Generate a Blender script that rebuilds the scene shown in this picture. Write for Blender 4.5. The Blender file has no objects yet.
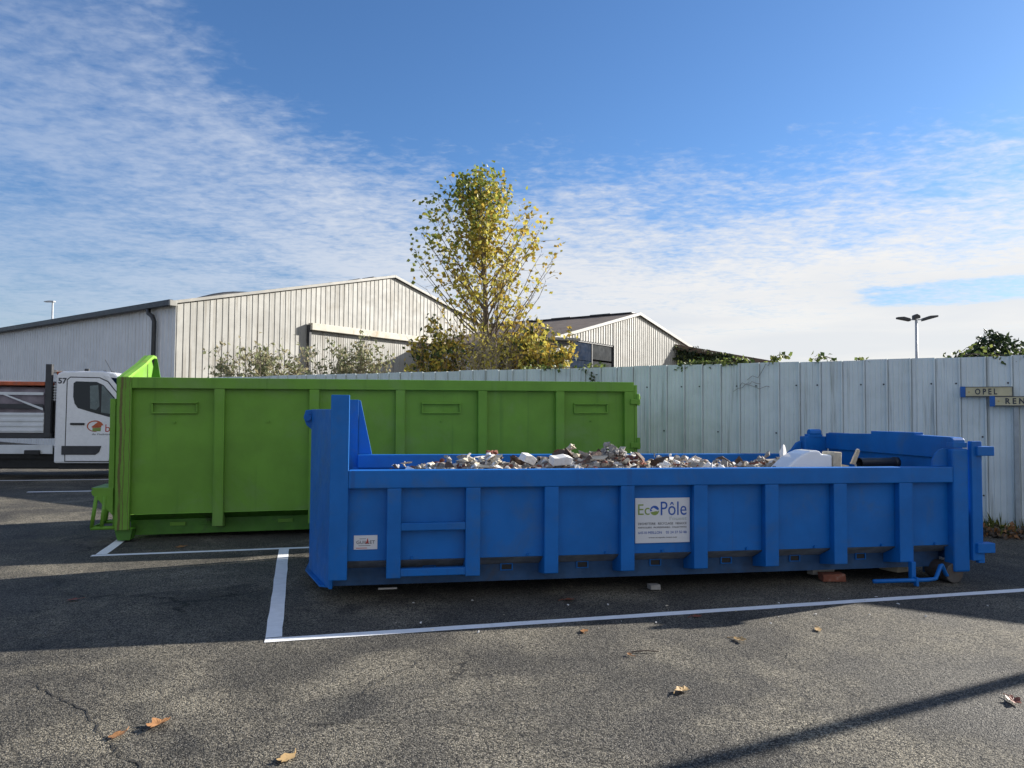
import bpy, bmesh, math, random
from mathutils import Vector, Matrix, noise as mnoise
random.seed(7)
R = math.radians
S = bpy.context.scene
COL = S.collection

# ------------------------------------------------------------------ camera
cd = bpy.data.cameras.new('camera'); cam = bpy.data.objects.new('camera', cd); COL.objects.link(cam)
cd.sensor_width = 36; cd.lens = 726.36 / 1024 * 36; cd.clip_end = 2000; cd.clip_start = .05
cam.matrix_world = Matrix.Translation((0, 0, 1.76)) @ Matrix.Rotation(R(90) + .0402, 4, 'X') @ Matrix.Rotation(.0076, 4, 'Z')
S.camera = cam

# ------------------------------------------------------------------ sun, sky, exposure
SUN_AZ, SUN_EL = R(26.1), R(21.1)            # azimuth measured from +X towards +Y
sd = bpy.data.lights.new('sun', 'SUN'); sd.energy = 5.0; sd.angle = R(.5); sd.color = (1, .945, .86)
sun = bpy.data.objects.new('sun', sd); COL.objects.link(sun)
sdir = Vector((math.cos(SUN_EL) * math.cos(SUN_AZ), math.cos(SUN_EL) * math.sin(SUN_AZ), math.sin(SUN_EL)))
sun.rotation_euler = sdir.to_track_quat('Z', 'Y').to_euler(); sun.location = (40, 20, 30)
S.view_settings.view_transform = 'Standard'; S.view_settings.look = 'None'
S.view_settings.gamma = 1; S.view_settings.exposure = 1.2

W = bpy.data.worlds.new('World'); S.world = W; W.use_nodes = True


class NT:
    """small node-tree writer"""
    def __init__(s, tree): s.t = tree; s.n = tree.nodes; s.l = tree.links
    def node(s, kind, **kw):
        n = s.n.new(kind)
        for k, v in kw.items(): setattr(n, k, v)
        return n
    def put(s, sock, v):
        if isinstance(v, bpy.types.NodeSocket): s.l.new(v, sock)
        elif v is not None: sock.default_value = v
    def math(s, op, a, b=None, c=None, clamp=False):
        n = s.node('ShaderNodeMath', operation=op, use_clamp=clamp)
        for i, v in enumerate((a, b, c)):
            if v is not None: s.put(n.inputs[i], v)
        return n.outputs[0]
    def ramp(s, v, a, b, lo=0., hi=1., smooth=True):
        n = s.node('ShaderNodeMapRange', clamp=True)
        if smooth: n.interpolation_type = 'SMOOTHSTEP'
        for i, x in enumerate((v, a, b, lo, hi)): s.put(n.inputs[i], x)
        return n.outputs[0]
    def noise(s, vec, scale, detail=4., rough=.55, dist=0.):
        n = s.node('ShaderNodeTexNoise')
        if vec is not None: s.put(n.inputs['Vector'], vec)
        n.inputs['Scale'].default_value = scale; n.inputs['Detail'].default_value = detail
        n.inputs['Roughness'].default_value = rough; n.inputs['Distortion'].default_value = dist
        return n.outputs['Fac']
    def voro(s, vec, scale, feature='F1', out='Distance'):
        n = s.node('ShaderNodeTexVoronoi', feature=feature)
        s.put(n.inputs['Vector'], vec); n.inputs['Scale'].default_value = scale
        return n.outputs[out]
    def vscale(s, vec, xyz):
        n = s.node('ShaderNodeMapping'); s.put(n.inputs['Vector'], vec); n.inputs['Scale'].default_value = xyz
        return n.outputs[0]
    def mix(s, f, a, b, blend='MIX'):
        n = s.node('ShaderNodeMix', data_type='RGBA', blend_type=blend)
        s.put(n.inputs[0], f)
        for i, v in ((6, a), (7, b)):
            if isinstance(v, tuple) and len(v) == 3: v = v + (1,)
            s.put(n.inputs[i], v)
        return n.outputs[2]


w = NT(W.node_tree); w.n.clear()
sky = w.node('ShaderNodeTexSky', sky_type='NISHITA'); sky.sun_disc = False
sky.sun_elevation = SUN_EL; sky.sun_rotation = R(90) - SUN_AZ
sky.air_density = 1.0; sky.dust_density = .4; sky.ozone_density = 3.0
tc = w.node('ShaderNodeTexCoord'); sep = w.node('ShaderNodeSeparateXYZ'); w.l.new(tc.outputs['Generated'], sep.inputs[0])
dx, dy, dz = sep.outputs
zc = w.math('ADD', w.math('MAXIMUM', dz, 0.), .07)
px, py = w.math('DIVIDE', dx, zc), w.math('DIVIDE', dy, zc)
cmb = w.node('ShaderNodeCombineXYZ'); w.put(cmb.inputs[0], px); w.put(cmb.inputs[1], py); P = cmb.outputs[0]
az = w.node('ShaderNodeMath', operation='ARCTAN2'); w.put(az.inputs[0], dx); w.put(az.inputs[1], dy); a_ = az.outputs[0]
big = w.noise(P, .55, 4, .55, .6); mid = w.noise(P, 2.2, 6, .62, .5)
rip = w.noise(w.vscale(P, (7., 9., 1)), 1.0, 5, .6, .6)
fine = w.noise(w.vscale(P, (19., 24., 1)), 1.0, 3, .6, .3)
edge = w.math('ADD', .33, w.ramp(a_, -.10, -.60, 0., .19))
edge = w.math('ADD', edge, w.ramp(a_, .3, .62, 0., .01))
edge = w.math('ADD', edge, w.ramp(w.math('ABSOLUTE', a_), 1.1, 1.8, 0., .5))  # unseen cloud added behind the camera to brighten camera-facing sides
base = w.math('MULTIPLY', w.math('SUBTRACT', edge, dz), 6.0)
base = w.math('MINIMUM', base, w.math('ADD', w.ramp(dz, .05, .30, .86, .56), w.ramp(a_, -.2, .15, 0., .20)))
d1 = w.math('MULTIPLY_ADD', w.math('SUBTRACT', big, .5), 1.5, base)
d1 = w.math('MULTIPLY_ADD', w.math('SUBTRACT', mid, .5), 1.0, d1)
d1 = w.math('MULTIPLY_ADD', w.math('SUBTRACT', rip, .5), .80, d1)
d1 = w.math('MULTIPLY_ADD', w.math('SUBTRACT', fine, .5), .75, d1)
gx = w.math('POWER', w.math('DIVIDE', w.math('SUBTRACT', a_, .56), .13), 2.)
gz = w.math('POWER', w.math('DIVIDE', w.math('SUBTRACT', dz, .145), .016), 2.)
gap = w.ramp(w.math('MULTIPLY_ADD', w.math('SUBTRACT', mid, .5), 1.6, w.math('ADD', gx, gz)), .3, 1.3, .75, 0.)
d1 = w.math('SUBTRACT', d1, gap)
dens = w.ramp(d1, -.05, 1.0, 0., .95)
dens = w.math('MULTIPLY', dens, w.math('MAXIMUM', w.ramp(a_, -.70, -.05, .44, 1.), w.ramp(w.math('ABSOLUTE', a_), 1.1, 1.8, 0., 1.)))
bg1 = w.node('ShaderNodeBackground'); bg2 = w.node('ShaderNodeBackground'); ms = w.node('ShaderNodeMixShader'); wo = w.node('ShaderNodeOutputWorld')
skc = w.mix(1., sky.outputs[0], w.mix(w.ramp(dz, .02, .34), (.66, .70, .78), (.62, .84, 1.08)), 'MULTIPLY')
w.put(bg1.inputs[0], skc); bg1.inputs[1].default_value = .066
ccol = w.mix(w.ramp(a_, -.6, .5), (.70, .77, .90), (.98, .96, .93))
ccol = w.mix(w.ramp(big, .35, .65, .0, .35), ccol, (.62, .70, .82))
w.put(bg2.inputs[0], ccol); bg2.inputs[1].default_value = .42
w.put(ms.inputs[0], dens); w.l.new(bg1.outputs[0], ms.inputs[1]); w.l.new(bg2.outputs[0], ms.inputs[2]); w.l.new(ms.outputs[0], wo.inputs[0])


# ------------------------------------------------------------------ materials
def newmat(name):
    m = bpy.data.materials.new(name); m.use_nodes = True
    t = NT(m.node_tree); b = t.n['Principled BSDF']
    return m, t, b


def mat(name, col, rough=.5, var=.08, scale=4., bump=0., bscale=60., metal=0., spec=.5, dirt=None, dirt_amt=.5, dirt_scale=2., streak=None, fine=None):
    m, t, b = newmat(name)
    tc = t.node('ShaderNodeTexCoord').outputs['Object']
    n1 = t.noise(tc, scale, 5, .6)
    dark = tuple(c * (1 - var) for c in col); light = tuple(min(1, c * (1 + var)) for c in col)
    c = t.mix(t.ramp(n1, .3, .7), dark, light)
    if fine:                                        # small flecks
        c = t.mix(t.ramp(t.noise(tc, fine[1], 3, .7), fine[2], fine[2] + .06, 0., fine[3]), c, fine[0])
    if dirt:
        c = t.mix(t.ramp(t.noise(tc, dirt_scale, 7, .68, .5), .5, .72, 0., dirt_amt), c, dirt)
    if streak:                                      # (colour, amount, horizontal scale, threshold)
        v = t.vscale(tc, (streak[2], streak[2], streak[2] * .035))
        f = t.ramp(t.noise(v, 1., 5, .65), streak[3], streak[3] + .16, 0., streak[1])
        c = t.mix(f, c, streak[0])
    t.put(b.inputs['Base Color'], c)
    r = t.ramp(t.noise(tc, scale * 3.1, 4), .25, .75, max(.02, rough - .1), min(1, rough + .1))
    t.put(b.inputs['Roughness'], r)
    b.inputs['Metallic'].default_value = metal; b.inputs['Specular IOR Level'].default_value = spec
    if bump:
        bn = t.node('ShaderNodeBump'); bn.inputs['Strength'].default_value = bump; bn.inputs['Distance'].default_value = .01
        t.put(bn.inputs['Height'], t.noise(tc, bscale, 4, .6)); t.l.new(bn.outputs[0], b.inputs['Normal'])
    return m


def leafmat(name, col, col2, trans=.45):
    m, t, b = newmat(name)
    geo = t.node('ShaderNodeNewGeometry')
    c = t.mix(geo.outputs['Random Per Island'], col, col2)
    t.put(b.inputs['Base Color'], c); b.inputs['Roughness'].default_value = .5; b.inputs['Specular IOR Level'].default_value = .3
    tr = t.node('ShaderNodeBsdfTranslucent'); t.put(tr.inputs[0], c)
    mx = t.node('ShaderNodeMixShader'); mx.inputs[0].default_value = trans
    out = t.n['Material Output']
    t.l.new(b.outputs[0], mx.inputs[1]); t.l.new(tr.outputs[0], mx.inputs[2]); t.l.new(mx.outputs[0], out.inputs[0])
    return m


def asphalt_mat():
    m, t, b = newmat('asphalt')
    tc = t.node('ShaderNodeTexCoord').outputs['Object']
    wob = t.node('ShaderNodeTexNoise'); wob.inputs['Scale'].default_value = 2.2; wob.inputs['Detail'].default_value = 6; wob.inputs['Roughness'].default_value = .7
    t.put(wob.inputs['Vector'], tc)
    va = t.node('ShaderNodeVectorMath', operation='SCALE'); t.l.new(wob.outputs['Color'], va.inputs[0]); va.inputs['Scale'].default_value = .8
    vb = t.node('ShaderNodeVectorMath', operation='ADD'); t.put(vb.inputs[0], tc); t.l.new(va.outputs[0], vb.inputs[1])
    warped = vb.outputs[0]
    # broad worn and dusty patches
    n0 = t.noise(tc, .45, 5, .6, .6); n1 = t.noise(tc, .8, 7, .62, .4)
    c = t.mix(t.ramp(n0, .35, .65), (.058, .053, .044), (.106, .096, .077))
    c = t.mix(t.ramp(n1, .42, .70, 0., .85), c, (.225, .20, .15))
    c = t.mix(t.ramp(t.noise(tc, .9, 4, .6, 1.), .54, .68, 0., .65), c, (.032, .031, .029))
    # aggregate: individual stones about a centimetre across, some pale
    vc = t.node('ShaderNodeTexVoronoi'); t.put(vc.inputs['Vector'], tc); vc.inputs['Scale'].default_value = 128
    sp = t.node('ShaderNodeSeparateColor'); t.l.new(vc.outputs['Color'], sp.inputs[0])
    stone = t.ramp(sp.outputs[0], .25, 1., .25, 2.0, False)
    n = t.node('ShaderNodeMix', data_type='RGBA', blend_type='MULTIPLY'); n.inputs[0].default_value = 1.
    t.put(n.inputs[6], c); cc = t.node('ShaderNodeCombineColor')
    for i in range(3): t.put(cc.inputs[i], stone)
    t.l.new(cc.outputs[0], n.inputs[7]); c = n.outputs[2]
    pale = t.math('MULTIPLY', t.ramp(sp.outputs[1], .84, .90), t.ramp(vc.outputs['Distance'], .45, .25))
    c = t.mix(t.math('MULTIPLY', pale, .8), c, (.42, .39, .34))
    pits = t.ramp(t.voro(tc, 60.), .62, .85, 0., .6)
    c = t.mix(pits, c, (.022, .022, .022))
    # cracks
    ed = t.voro(warped, .33, 'DISTANCE_TO_EDGE')
    keep = t.ramp(t.noise(tc, .35, 2, .5), .52, .62)
    ck = t.math('MULTIPLY', t.ramp(ed, .0035, .009, 1., 0.), keep)
    ck = t.math('MULTIPLY', ck, t.ramp(t.noise(tc, 6., 3), .36, .5))
    c = t.mix(t.math('MULTIPLY', ck, .85), c, (.014, .014, .014))
    t.put(b.inputs['Base Color'], c)
    t.put(b.inputs['Roughness'], t.ramp(n1, .3, .7, .75, .92)); b.inputs['Specular IOR Level'].default_value = .3
    h = t.math('SUBTRACT', t.math('MULTIPLY', vc.outputs['Distance'], -.6), t.math('MULTIPLY', ck, 2.5))
    h = t.math('SUBTRACT', h, t.math('MULTIPLY', pits, .8))
    h = t.math('ADD', h, t.math('MULTIPLY', t.noise(tc, 25., 3), .7))
    bn = t.node('ShaderNodeBump'); bn.inputs['Strength'].default_value = .9; bn.inputs['Distance'].default_value = .009
    t.put(bn.inputs['Height'], h); t.l.new(bn.outputs[0], b.inputs['Normal'])
    return m


def line_mat():
    m, t, b = newmat('white_road_paint')
    tc = t.node('ShaderNodeTexCoord').outputs['Object']
    c = t.mix(t.ramp(t.noise(tc, 9., 5, .65), .3, .7), (.80, .80, .79), (.90, .90, .89))
    worn = t.math('ADD', t.math('MULTIPLY', t.noise(tc, 70., 3, .6), .55), t.math('MULTIPLY', t.noise(tc, 3.5, 5, .7), .45))
    c = t.mix(t.ramp(worn, .61, .70), c, (.09, .088, .084))
    t.put(b.inputs['Base Color'], c); b.inputs['Roughness'].default_value = .7
    bn = t.node('ShaderNodeBump'); bn.inputs['Strength'].default_value = .5; bn.inputs['Distance'].default_value = .006
    t.put(bn.inputs['Height'], t.noise(tc, 90., 3)); t.l.new(bn.outputs[0], b.inputs['Normal'])
    return m


def rubble_mat():
    m, t, b = newmat('mixed_rubble')
    tc = t.node('ShaderNodeTexCoord').outputs['Object']
    v = t.node('ShaderNodeTexVoronoi'); t.put(v.inputs['Vector'], tc); v.inputs['Scale'].default_value = 20
    sp = t.node('ShaderNodeSeparateColor'); t.l.new(v.outputs['Color'], sp.inputs[0])
    cr = t.node('ShaderNodeValToRGB'); cr.color_ramp.interpolation = 'CONSTANT'
    e = cr.color_ramp.elements; e[0].position = 0; e[0].color = (.20, .19, .17, 1); e[1].position = .25; e[1].color = (.36, .33, .28, 1)
    for p, c in ((.42, (.13, .10, .08)), (.6, (.27, .22, .16)), (.74, (.17, .06, .04)), (.86, (.58, .56, .53))):
        x = e.new(p); x.color = c + (1,)
    t.l.new(sp.outputs[0], cr.inputs[0]); t.l.new(cr.outputs[0], b.inputs['Base Color']); b.inputs['Roughness'].default_value = .9
    return m


M = {}
M['crack'] = mat('crack_filling', (.024, .023, .021), .95, .3, 20.)
M['asphalt'] = asphalt_mat(); M['line'] = line_mat(); M['rubble'] = rubble_mat()
M['blue'] = mat('blue_paint', (.004, .125, .43), .5, .10, 2.2, .04, 40, spec=.3, dirt=(.045, .12, .26), dirt_amt=.5, dirt_scale=2.6, fine=((.10, .11, .13), 55., .70, .5), streak=(.004, .062, .25) and ((.02, .06, .2), .35, 8., .58))
M['bluedark'] = mat('blue_grey_underside', (.02, .07, .17), .7, .2, 5., .1, 40, dirt=(.05, .05, .05), dirt_amt=.6)  # darker copy of the blue; underframe shade put into the colour
M['slopebounce'] = mat('blue_slope_painted_bounce', (.21, .235, .27), .85, .25, 6., .1, 60, dirt=(.16, .155, .14), dirt_amt=.6, dirt_scale=4)  # grey tone paints in ground light reflected onto the slope
M['green'] = mat('green_paint', (.135, .300, .034), .5, .10, 1.8, .04, 40, spec=.3, dirt=(.16, .29, .075), dirt_amt=.75, dirt_scale=1.3, streak=((.085, .20, .03), .5, 7., .55), fine=((.10, .09, .05), 40., .70, .5))
M['greenrust_old'] = mat('green_paint_rust_spots', (.115, .285, .035), .5, .12, 3., .06, 60, spec=.3, streak=((.085, .055, .025), .9, 17., .50))
def rusty_green():
    m, t, b = newmat('green_paint_rust_runs')
    tc = t.node('ShaderNodeTexCoord').outputs['Object']; sp = t.node('ShaderNodeSeparateXYZ'); t.l.new(tc, sp.inputs[0])
    c = t.mix(t.ramp(t.noise(tc, 3., 5), .3, .7), (.12, .27, .03), (.15, .32, .04)); zn = t.vscale(tc, (0, 0, 1))
    for x0, wd, sc, amt in ((.050, .016, 1.6, .85), (.095, .007, 2.3, .7), (.158, .005, 3.1, .6)):
        off = t.math('MULTIPLY', t.math('SUBTRACT', t.noise(t.vscale(tc, (.2, .2, 1)), sc, 3), .5), .09)
        d = t.math('ABSOLUTE', t.math('SUBTRACT', t.math('SUBTRACT', sp.outputs[0], x0), off))
        d = t.math('MULTIPLY_ADD', t.math('SUBTRACT', t.noise(tc, 40., 3), .5), wd * 1.2, d)
        f = t.math('MULTIPLY', t.ramp(d, wd * .5, wd * 1.5, amt, 0.), t.ramp(t.noise(t.vscale(tc, (1, 1, .8)), sc * 2, 4), .30, .5))
        c = t.mix(f, c, (.115, .075, .035))
    t.put(b.inputs['Base Color'], c); b.inputs['Roughness'].default_value = .55; b.inputs['Specular IOR Level'].default_value = .3
    return m


M['greenrust'] = rusty_green()
M['greendirty'] = mat('green_paint_dirty_edge', (.16, .36, .03), .6, .2, 5., .08, 50, dirt=(.24, .16, .05), dirt_amt=.8, dirt_scale=3.5)
M['greendark'] = mat('green_paint_shaded', (.06, .19, .015), .6, .2, 3., .08, 50, dirt=(.03, .03, .02), dirt_amt=.7, dirt_scale=3)  # darker green copy; shade painted into underside parts and hook gusset
M['fence'] = mat('pale_fence_paint', (.61, .665, .665), .42, .07, 1.5, .02, 30, dirt=(.48, .54, .52), dirt_amt=.5, dirt_scale=1.1, streak=((.27, .29, .27), .85, 9., .545), fine=((.08, .08, .07), 20., .74, .8))
M['fencepost'] = mat('galvanised_post', (.33, .36, .37), .55, .12, 8.)
M['gable'] = mat('weathered_white_sheet', (.34, .335, .31), .6, .14, .8, .03, 30, dirt=(.27, .255, .22), dirt_amt=.75, dirt_scale=.7, streak=((.19, .175, .145), .85, 5., .50))
M['sidewall'] = mat('white_wall_sheet', (.62, .63, .64), .55, .06, .8, .03, 30, dirt=(.40, .41, .41), dirt_amt=.35, dirt_scale=.8, streak=((.38, .39, .38), .4, 3., .55))
M['rail'] = mat('stained_white_flashing', (.46, .43, .36), .6, .12, 1.2, dirt=(.30, .21, .10), dirt_amt=.8, dirt_scale=1.4)
M['flash'] = mat('white_flashing', (.25, .245, .225), .5, .1, 2., dirt=(.38, .34, .28), dirt_amt=.6, dirt_scale=2.)
M['dark'] = mat('dark_grey_metal', (.030, .032, .036), .5, .15, 4.)
M['black'] = mat('black_plastic', (.012, .012, .013), .5, .2, 6.)
M['rubber'] = mat('tyre_rubber', (.018, .018, .018), .85, .15, 20., .2, 80)
M['roof'] = mat('brown_fibre_roof', (.125, .088, .062), .85, .2, 1.2, .1, 30, dirt=(.16, .15, .13), dirt_amt=.5)
M['whitepaint'] = mat('white_van_paint', (.74, .75, .77), .28, .03, 2., dirt=(.55, .56, .56), dirt_amt=.3, dirt_scale=2)
M['alu'] = mat('white_aluminium', (.60, .63, .66), .4, .06, 3., dirt=(.4, .42, .43), dirt_amt=.4)
M['greymetal'] = mat('grey_metal', (.40, .42, .45), .5, .1, 3.)
M['steel'] = mat('worn_steel', (.085, .08, .078), .6, .2, 9., .1, 50, metal=.3, dirt=(.12, .06, .03), dirt_amt=.6)
M['net'] = mat('grey_mauve_netting', (.20, .175, .20), .9, .22, 3., .3, 50, dirt=(.30, .28, .30), dirt_amt=.5, dirt_scale=3.)
M['orange'] = mat('orange_plastic', (.42, .10, .04), .8, .25, 6., .2, 40, dirt=(.20, .13, .12), dirt_amt=.9, dirt_scale=5.)
M['red'] = mat('red_print', (.45, .05, .04), .6, .05)
M['signwhite'] = mat('white_sign_board', (.62, .63, .66), .4, .03, 3.)
M['txtblue'] = mat('blue_print', (.01, .08, .36), .5, .03); M['txtgreen'] = mat('olive_green_print', (.20, .28, .06), .5, .03)
M['txtgrey'] = mat('pale_grey_print', (.36, .42, .40), .5, .03); M['txtdark'] = mat('charcoal_print', (.035, .038, .05), .5, .03)
M['plate'] = mat('faded_yellow_plate', (.52, .46, .28), .5, .12, 6., dirt=(.50, .44, .38), dirt_amt=.6, dirt_scale=5)
M['plateblue'] = mat('blue_plate_band', (.01, .10, .36), .5, .1, 8.)
M['bark'] = mat('grey_brown_bark', (.13, .10, .075), .9, .25, 9., .4, 40)
M['twig'] = mat('pale_twigs', (.24, .20, .15), .9, .2, 9.)
M['soil'] = mat('dark_soil', (.045, .036, .028), .95, .3, 6., .6, 40, dirt=(.09, .07, .05), dirt_amt=.7, dirt_scale=12)
M['leafdry'] = leafmat('dry_leaf', (.26, .115, .04), (.36, .19, .085), .15)
M['leafpale'] = leafmat('pale_dry_leaf', (.40, .26, .12), (.52, .36, .17), .15)
M['leafred'] = leafmat('red_brown_leaf', (.16, .045, .025), (.24, .08, .04), .1)
M['pop_g'] = leafmat('poplar_leaf_green', (.14, .18, .035), (.26, .29, .06)); M['pop_y'] = leafmat('poplar_leaf_yellow', (.38, .34, .065), (.56, .48, .10))
M['pop_o'] = leafmat('poplar_leaf_ochre', (.30, .205, .04), (.46, .32, .06))
M['shr_a'] = leafmat('shrub_leaf_grey_green', (.17, .19, .09), (.33, .34, .19)); M['shr_b'] = leafmat('shrub_leaf_buff', (.26, .23, .13), (.40, .35, .21))
M['dark_leaf'] = leafmat('evergreen_leaf', (.016, .032, .014), (.04, .06, .026), .2)
M['ivy'] = leafmat('ivy_leaf', (.03, .055, .016), (.08, .11, .03), .3); M['vine'] = leafmat('vine_leaf', (.10, .14, .035), (.22, .24, .07))
M['weed'] = leafmat('weed_blade', (.06, .09, .02), (.20, .19, .05), .4)
M['plaster'] = mat('white_plaster', (.70, .68, .65), .85, .08, 8., .2, 50, dirt=(.5, .45, .38), dirt_amt=.6, dirt_scale=6)
M['cream'] = mat('cream_plaster', (.56, .49, .37), .9, .12, 8., .3, 40, dirt=(.36, .29, .2), dirt_amt=.6, dirt_scale=7)
M['concrete'] = mat('grey_concrete', (.27, .255, .235), .9, .15, 9., .4, 40, dirt=(.16, .15, .14), dirt_amt=.6, dirt_scale=7)
M['brick'] = mat('red_brick', (.20, .065, .038), .9, .18, 9., .3, 50, dirt=(.36, .28, .22), dirt_amt=.6, dirt_scale=9)
M['wood'] = mat('dark_brown_scrap', (.085, .055, .04), .85, .25, 8., .3, 40)
M['maroon'] = mat('maroon_scrap', (.085, .03, .028), .8, .2, 8.)
M['ceramic'] = mat('white_ceramic', (.78, .79, .80), .15, .02, 3., spec=.6)
M['pipe'] = mat('black_pipe', (.018, .022, .03), .45, .2, 5.)


def glass_mat():
    m, t, b = newmat('dark_window_glass')
    b.inputs['Base Color'].default_value = (.012, .018, .022, 1); b.inputs['Roughness'].default_value = .04
    b.inputs['Specular IOR Level'].default_value = .3
    return m


M['lightglass'] = mat('glass_painted_light', (.10, .135, .135), .2, .25, 3.)  # paler glass tone: reflection and see-through light painted in
M['glass'] = glass_mat()
M['glass2'] = mat('blue_tinted_pane', (.004, .014, .036), .8, .25, 1.5, spec=.04)
M['pane'] = mat('grey_pane', (.03, .034, .038), .8, .25, 1.5, spec=.05)


# ------------------------------------------------------------------ mesh builder
class MB:
    def __init__(s): s.v = []; s.f = []; s.mi = []
    def add(s, vs, fs, mi=0):
        o = len(s.v); s.v += [tuple(v) for v in vs]; s.f += [tuple(i + o for i in f) for f in fs]; s.mi += [mi] * len(fs); return s
    def box(s, lo, hi, mi=0):
        (a, b, c), (d, e, f) = lo, hi
        return s.add([(a, b, c), (d, b, c), (d, e, c), (a, e, c), (a, b, f), (d, b, f), (d, e, f), (a, e, f)],
                     [(0, 3, 2, 1), (4, 5, 6, 7), (0, 1, 5, 4), (1, 2, 6, 5), (2, 3, 7, 6), (3, 0, 4, 7)], mi)
    def prism(s, poly, axis, lo, hi, mi=0):
        """poly in the two other axes; axis 0: (y,z), 1: (x,z), 2: (x,y)"""
        n = len(poly); area = sum(poly[i][0] * poly[(i + 1) % n][1] - poly[(i + 1) % n][0] * poly[i][1] for i in range(n))
        if area < 0: poly = poly[::-1]
        def P(p, h): return ((h, p[0], p[1]), (p[0], h, p[1]), (p[0], p[1], h))[axis]
        vs = [P(p, lo) for p in poly] + [P(p, hi) for p in poly]
        fs = [tuple(range(n))[::-1], tuple(range(n, 2 * n))] + [(i, (i + 1) % n, n + (i + 1) % n, n + i) for i in range(n)]
        if axis == 1: fs = [f[::-1] for f in fs]
        return s.add(vs, fs, mi)
    def tube(s, pts, r, n=8, mi=0, caps=True):
        pts = [Vector(p) for p in pts]; rs = r if isinstance(r, (list, tuple)) else [r] * len(pts)
        vs = []; prev = None
        for i, p in enumerate(pts):
            d = (pts[min(i + 1, len(pts) - 1)] - pts[max(i - 1, 0)]).normalized()
            u = prev - d * prev.dot(d) if prev is not None else d.orthogonal()
            if u.length < 1e-6: u = d.orthogonal()
            u.normalize(); prev = u; q = d.cross(u)
            for k in range(n):
                a = 2 * math.pi * k / n; vs.append(p + (u * math.cos(a) + q * math.sin(a)) * rs[i])
        fs = [(i * n + k, i * n + (k + 1) % n, (i + 1) * n + (k + 1) % n, (i + 1) * n + k) for i in range(len(pts) - 1) for k in range(n)]
        if caps: fs += [tuple(range(n))[::-1], tuple(range((len(pts) - 1) * n, len(pts) * n))]
        return s.add(vs, fs, mi)
    def leafquad(s, p, size, mi=0, rnd=random, up=None, asp=.8):
        d = Vector((rnd.gauss(0, 1), rnd.gauss(0, 1), rnd.gauss(0, 1) - .5)).normalized() if up is None else up
        q = d.cross(Vector((rnd.gauss(0, 1), rnd.gauss(0, 1), rnd.gauss(0, 1))))
        if q.length < 1e-4: q = d.orthogonal()
        q.normalize(); k = d.cross(q) * size * .12; p = Vector(p)
        return s.add([p, p + d * size * .45 + q * size * asp * .5 + k, p + d * size, p + d * size * .45 - q * size * asp * .5 + k], [(0, 1, 2), (0, 2, 3)], mi)
    def build(s, name, mats, parent=None, bevel=0., smooth=False):
        me = bpy.data.meshes.new(name); me.from_pydata(s.v, [], s.f)
        mats = mats if isinstance(mats, (list, tuple)) else [mats]
        for m in mats: me.materials.append(M[m] if isinstance(m, str) else m)
        if len(mats) > 1: me.polygons.foreach_set('material_index', s.mi)
        if smooth: me.polygons.foreach_set('use_smooth', [True] * len(me.polygons))
        me.update()
        o = bpy.data.objects.new(name, me); COL.objects.link(o)
        if parent is not None: o.parent = parent
        if bevel:
            b = o.modifiers.new('edge', 'BEVEL'); b.width = bevel; b.segments = 2; b.limit_method = 'ANGLE'; b.angle_limit = R(40)
        return o


def tag(o, label=None, cat=None, group=None, kind=None):
    if label: o['label'] = label
    if cat: o['category'] = cat
    if group: o['group'] = group
    if kind: o['kind'] = kind
    return o


def thing(name, label, cat, loc=(0, 0, 0), rot=(0, 0, 0), group=None):
    o = bpy.data.objects.new(name, None); COL.objects.link(o); o.location = loc; o.rotation_euler = rot; o.empty_display_size = .2
    return tag(o, label, cat, group)


def text(parent, txt, m, x0, x1, zc, h, y, depth=.0015, name='lettering', bold=.0):
    """lettering facing -Y, squeezed into x0..x1 and height h about zc"""
    cu = bpy.data.curves.new(name, 'FONT'); cu.body = txt; cu.extrude = .02; cu.resolution_u = 3; cu.offset = bold
    t = bpy.data.objects.new(name, cu); COL.objects.link(t); bpy.context.view_layer.update()
    me = bpy.data.meshes.new_from_object(t.evaluated_get(bpy.context.evaluated_depsgraph_get()))
    bpy.data.objects.remove(t); bpy.data.curves.remove(cu)
    xs = [v.co.x for v in me.vertices]; ys = [v.co.y for v in me.vertices]
    ax, bx, ay, by = min(xs), max(xs), min(ys), max(ys)
    for v in me.vertices:
        X = x0 + (v.co.x - ax) / (bx - ax) * (x1 - x0); Z = zc - h / 2 + (v.co.y - ay) / (by - ay) * h
        v.co = (X, y - depth * (1 if v.co.z > 0 else 0), Z)
    me.name = name; me.materials.clear(); me.materials.append(M[m])
    o = bpy.data.objects.new(name, me); COL.objects.link(o); o.parent = parent
    return o


# ------------------------------------------------------------------ ground and markings
def grid_ground():
    b = MB(); b.add([(-500, -60, 0), (500, -60, 0), (500, 900, 0), (-500, 900, 0)], [(0, 1, 2, 3)])
    tag(b.build('ground', 'asphalt'), kind='structure')


grid_ground()


def stripe(p, q, wd, wd2=None, z=.004):
    p, q = Vector(p + (0,)), Vector(q + (0,)); d = (q - p).normalized(); n = Vector((-d.y, d.x, 0)); wd2 = wd2 or wd
    b = MB(); N = max(2, int((q - p).length / .25)); vs = []; fs = []
    for i in range(N + 1):
        c = p.lerp(q, i / N); ww = wd + (wd2 - wd) * i / N
        j1, j2 = random.uniform(-.004, .004), random.uniform(-.004, .004)
        vs += [c + n * j1, c + n * (ww + j2)]
    fs = [(2 * i, 2 * i + 2, 2 * i + 3, 2 * i + 1) for i in range(N)]
    b.add([(v.x, v.y, z) for v in vs], fs)
    tag(b.build('parking_line', 'line'), kind='structure')


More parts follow.
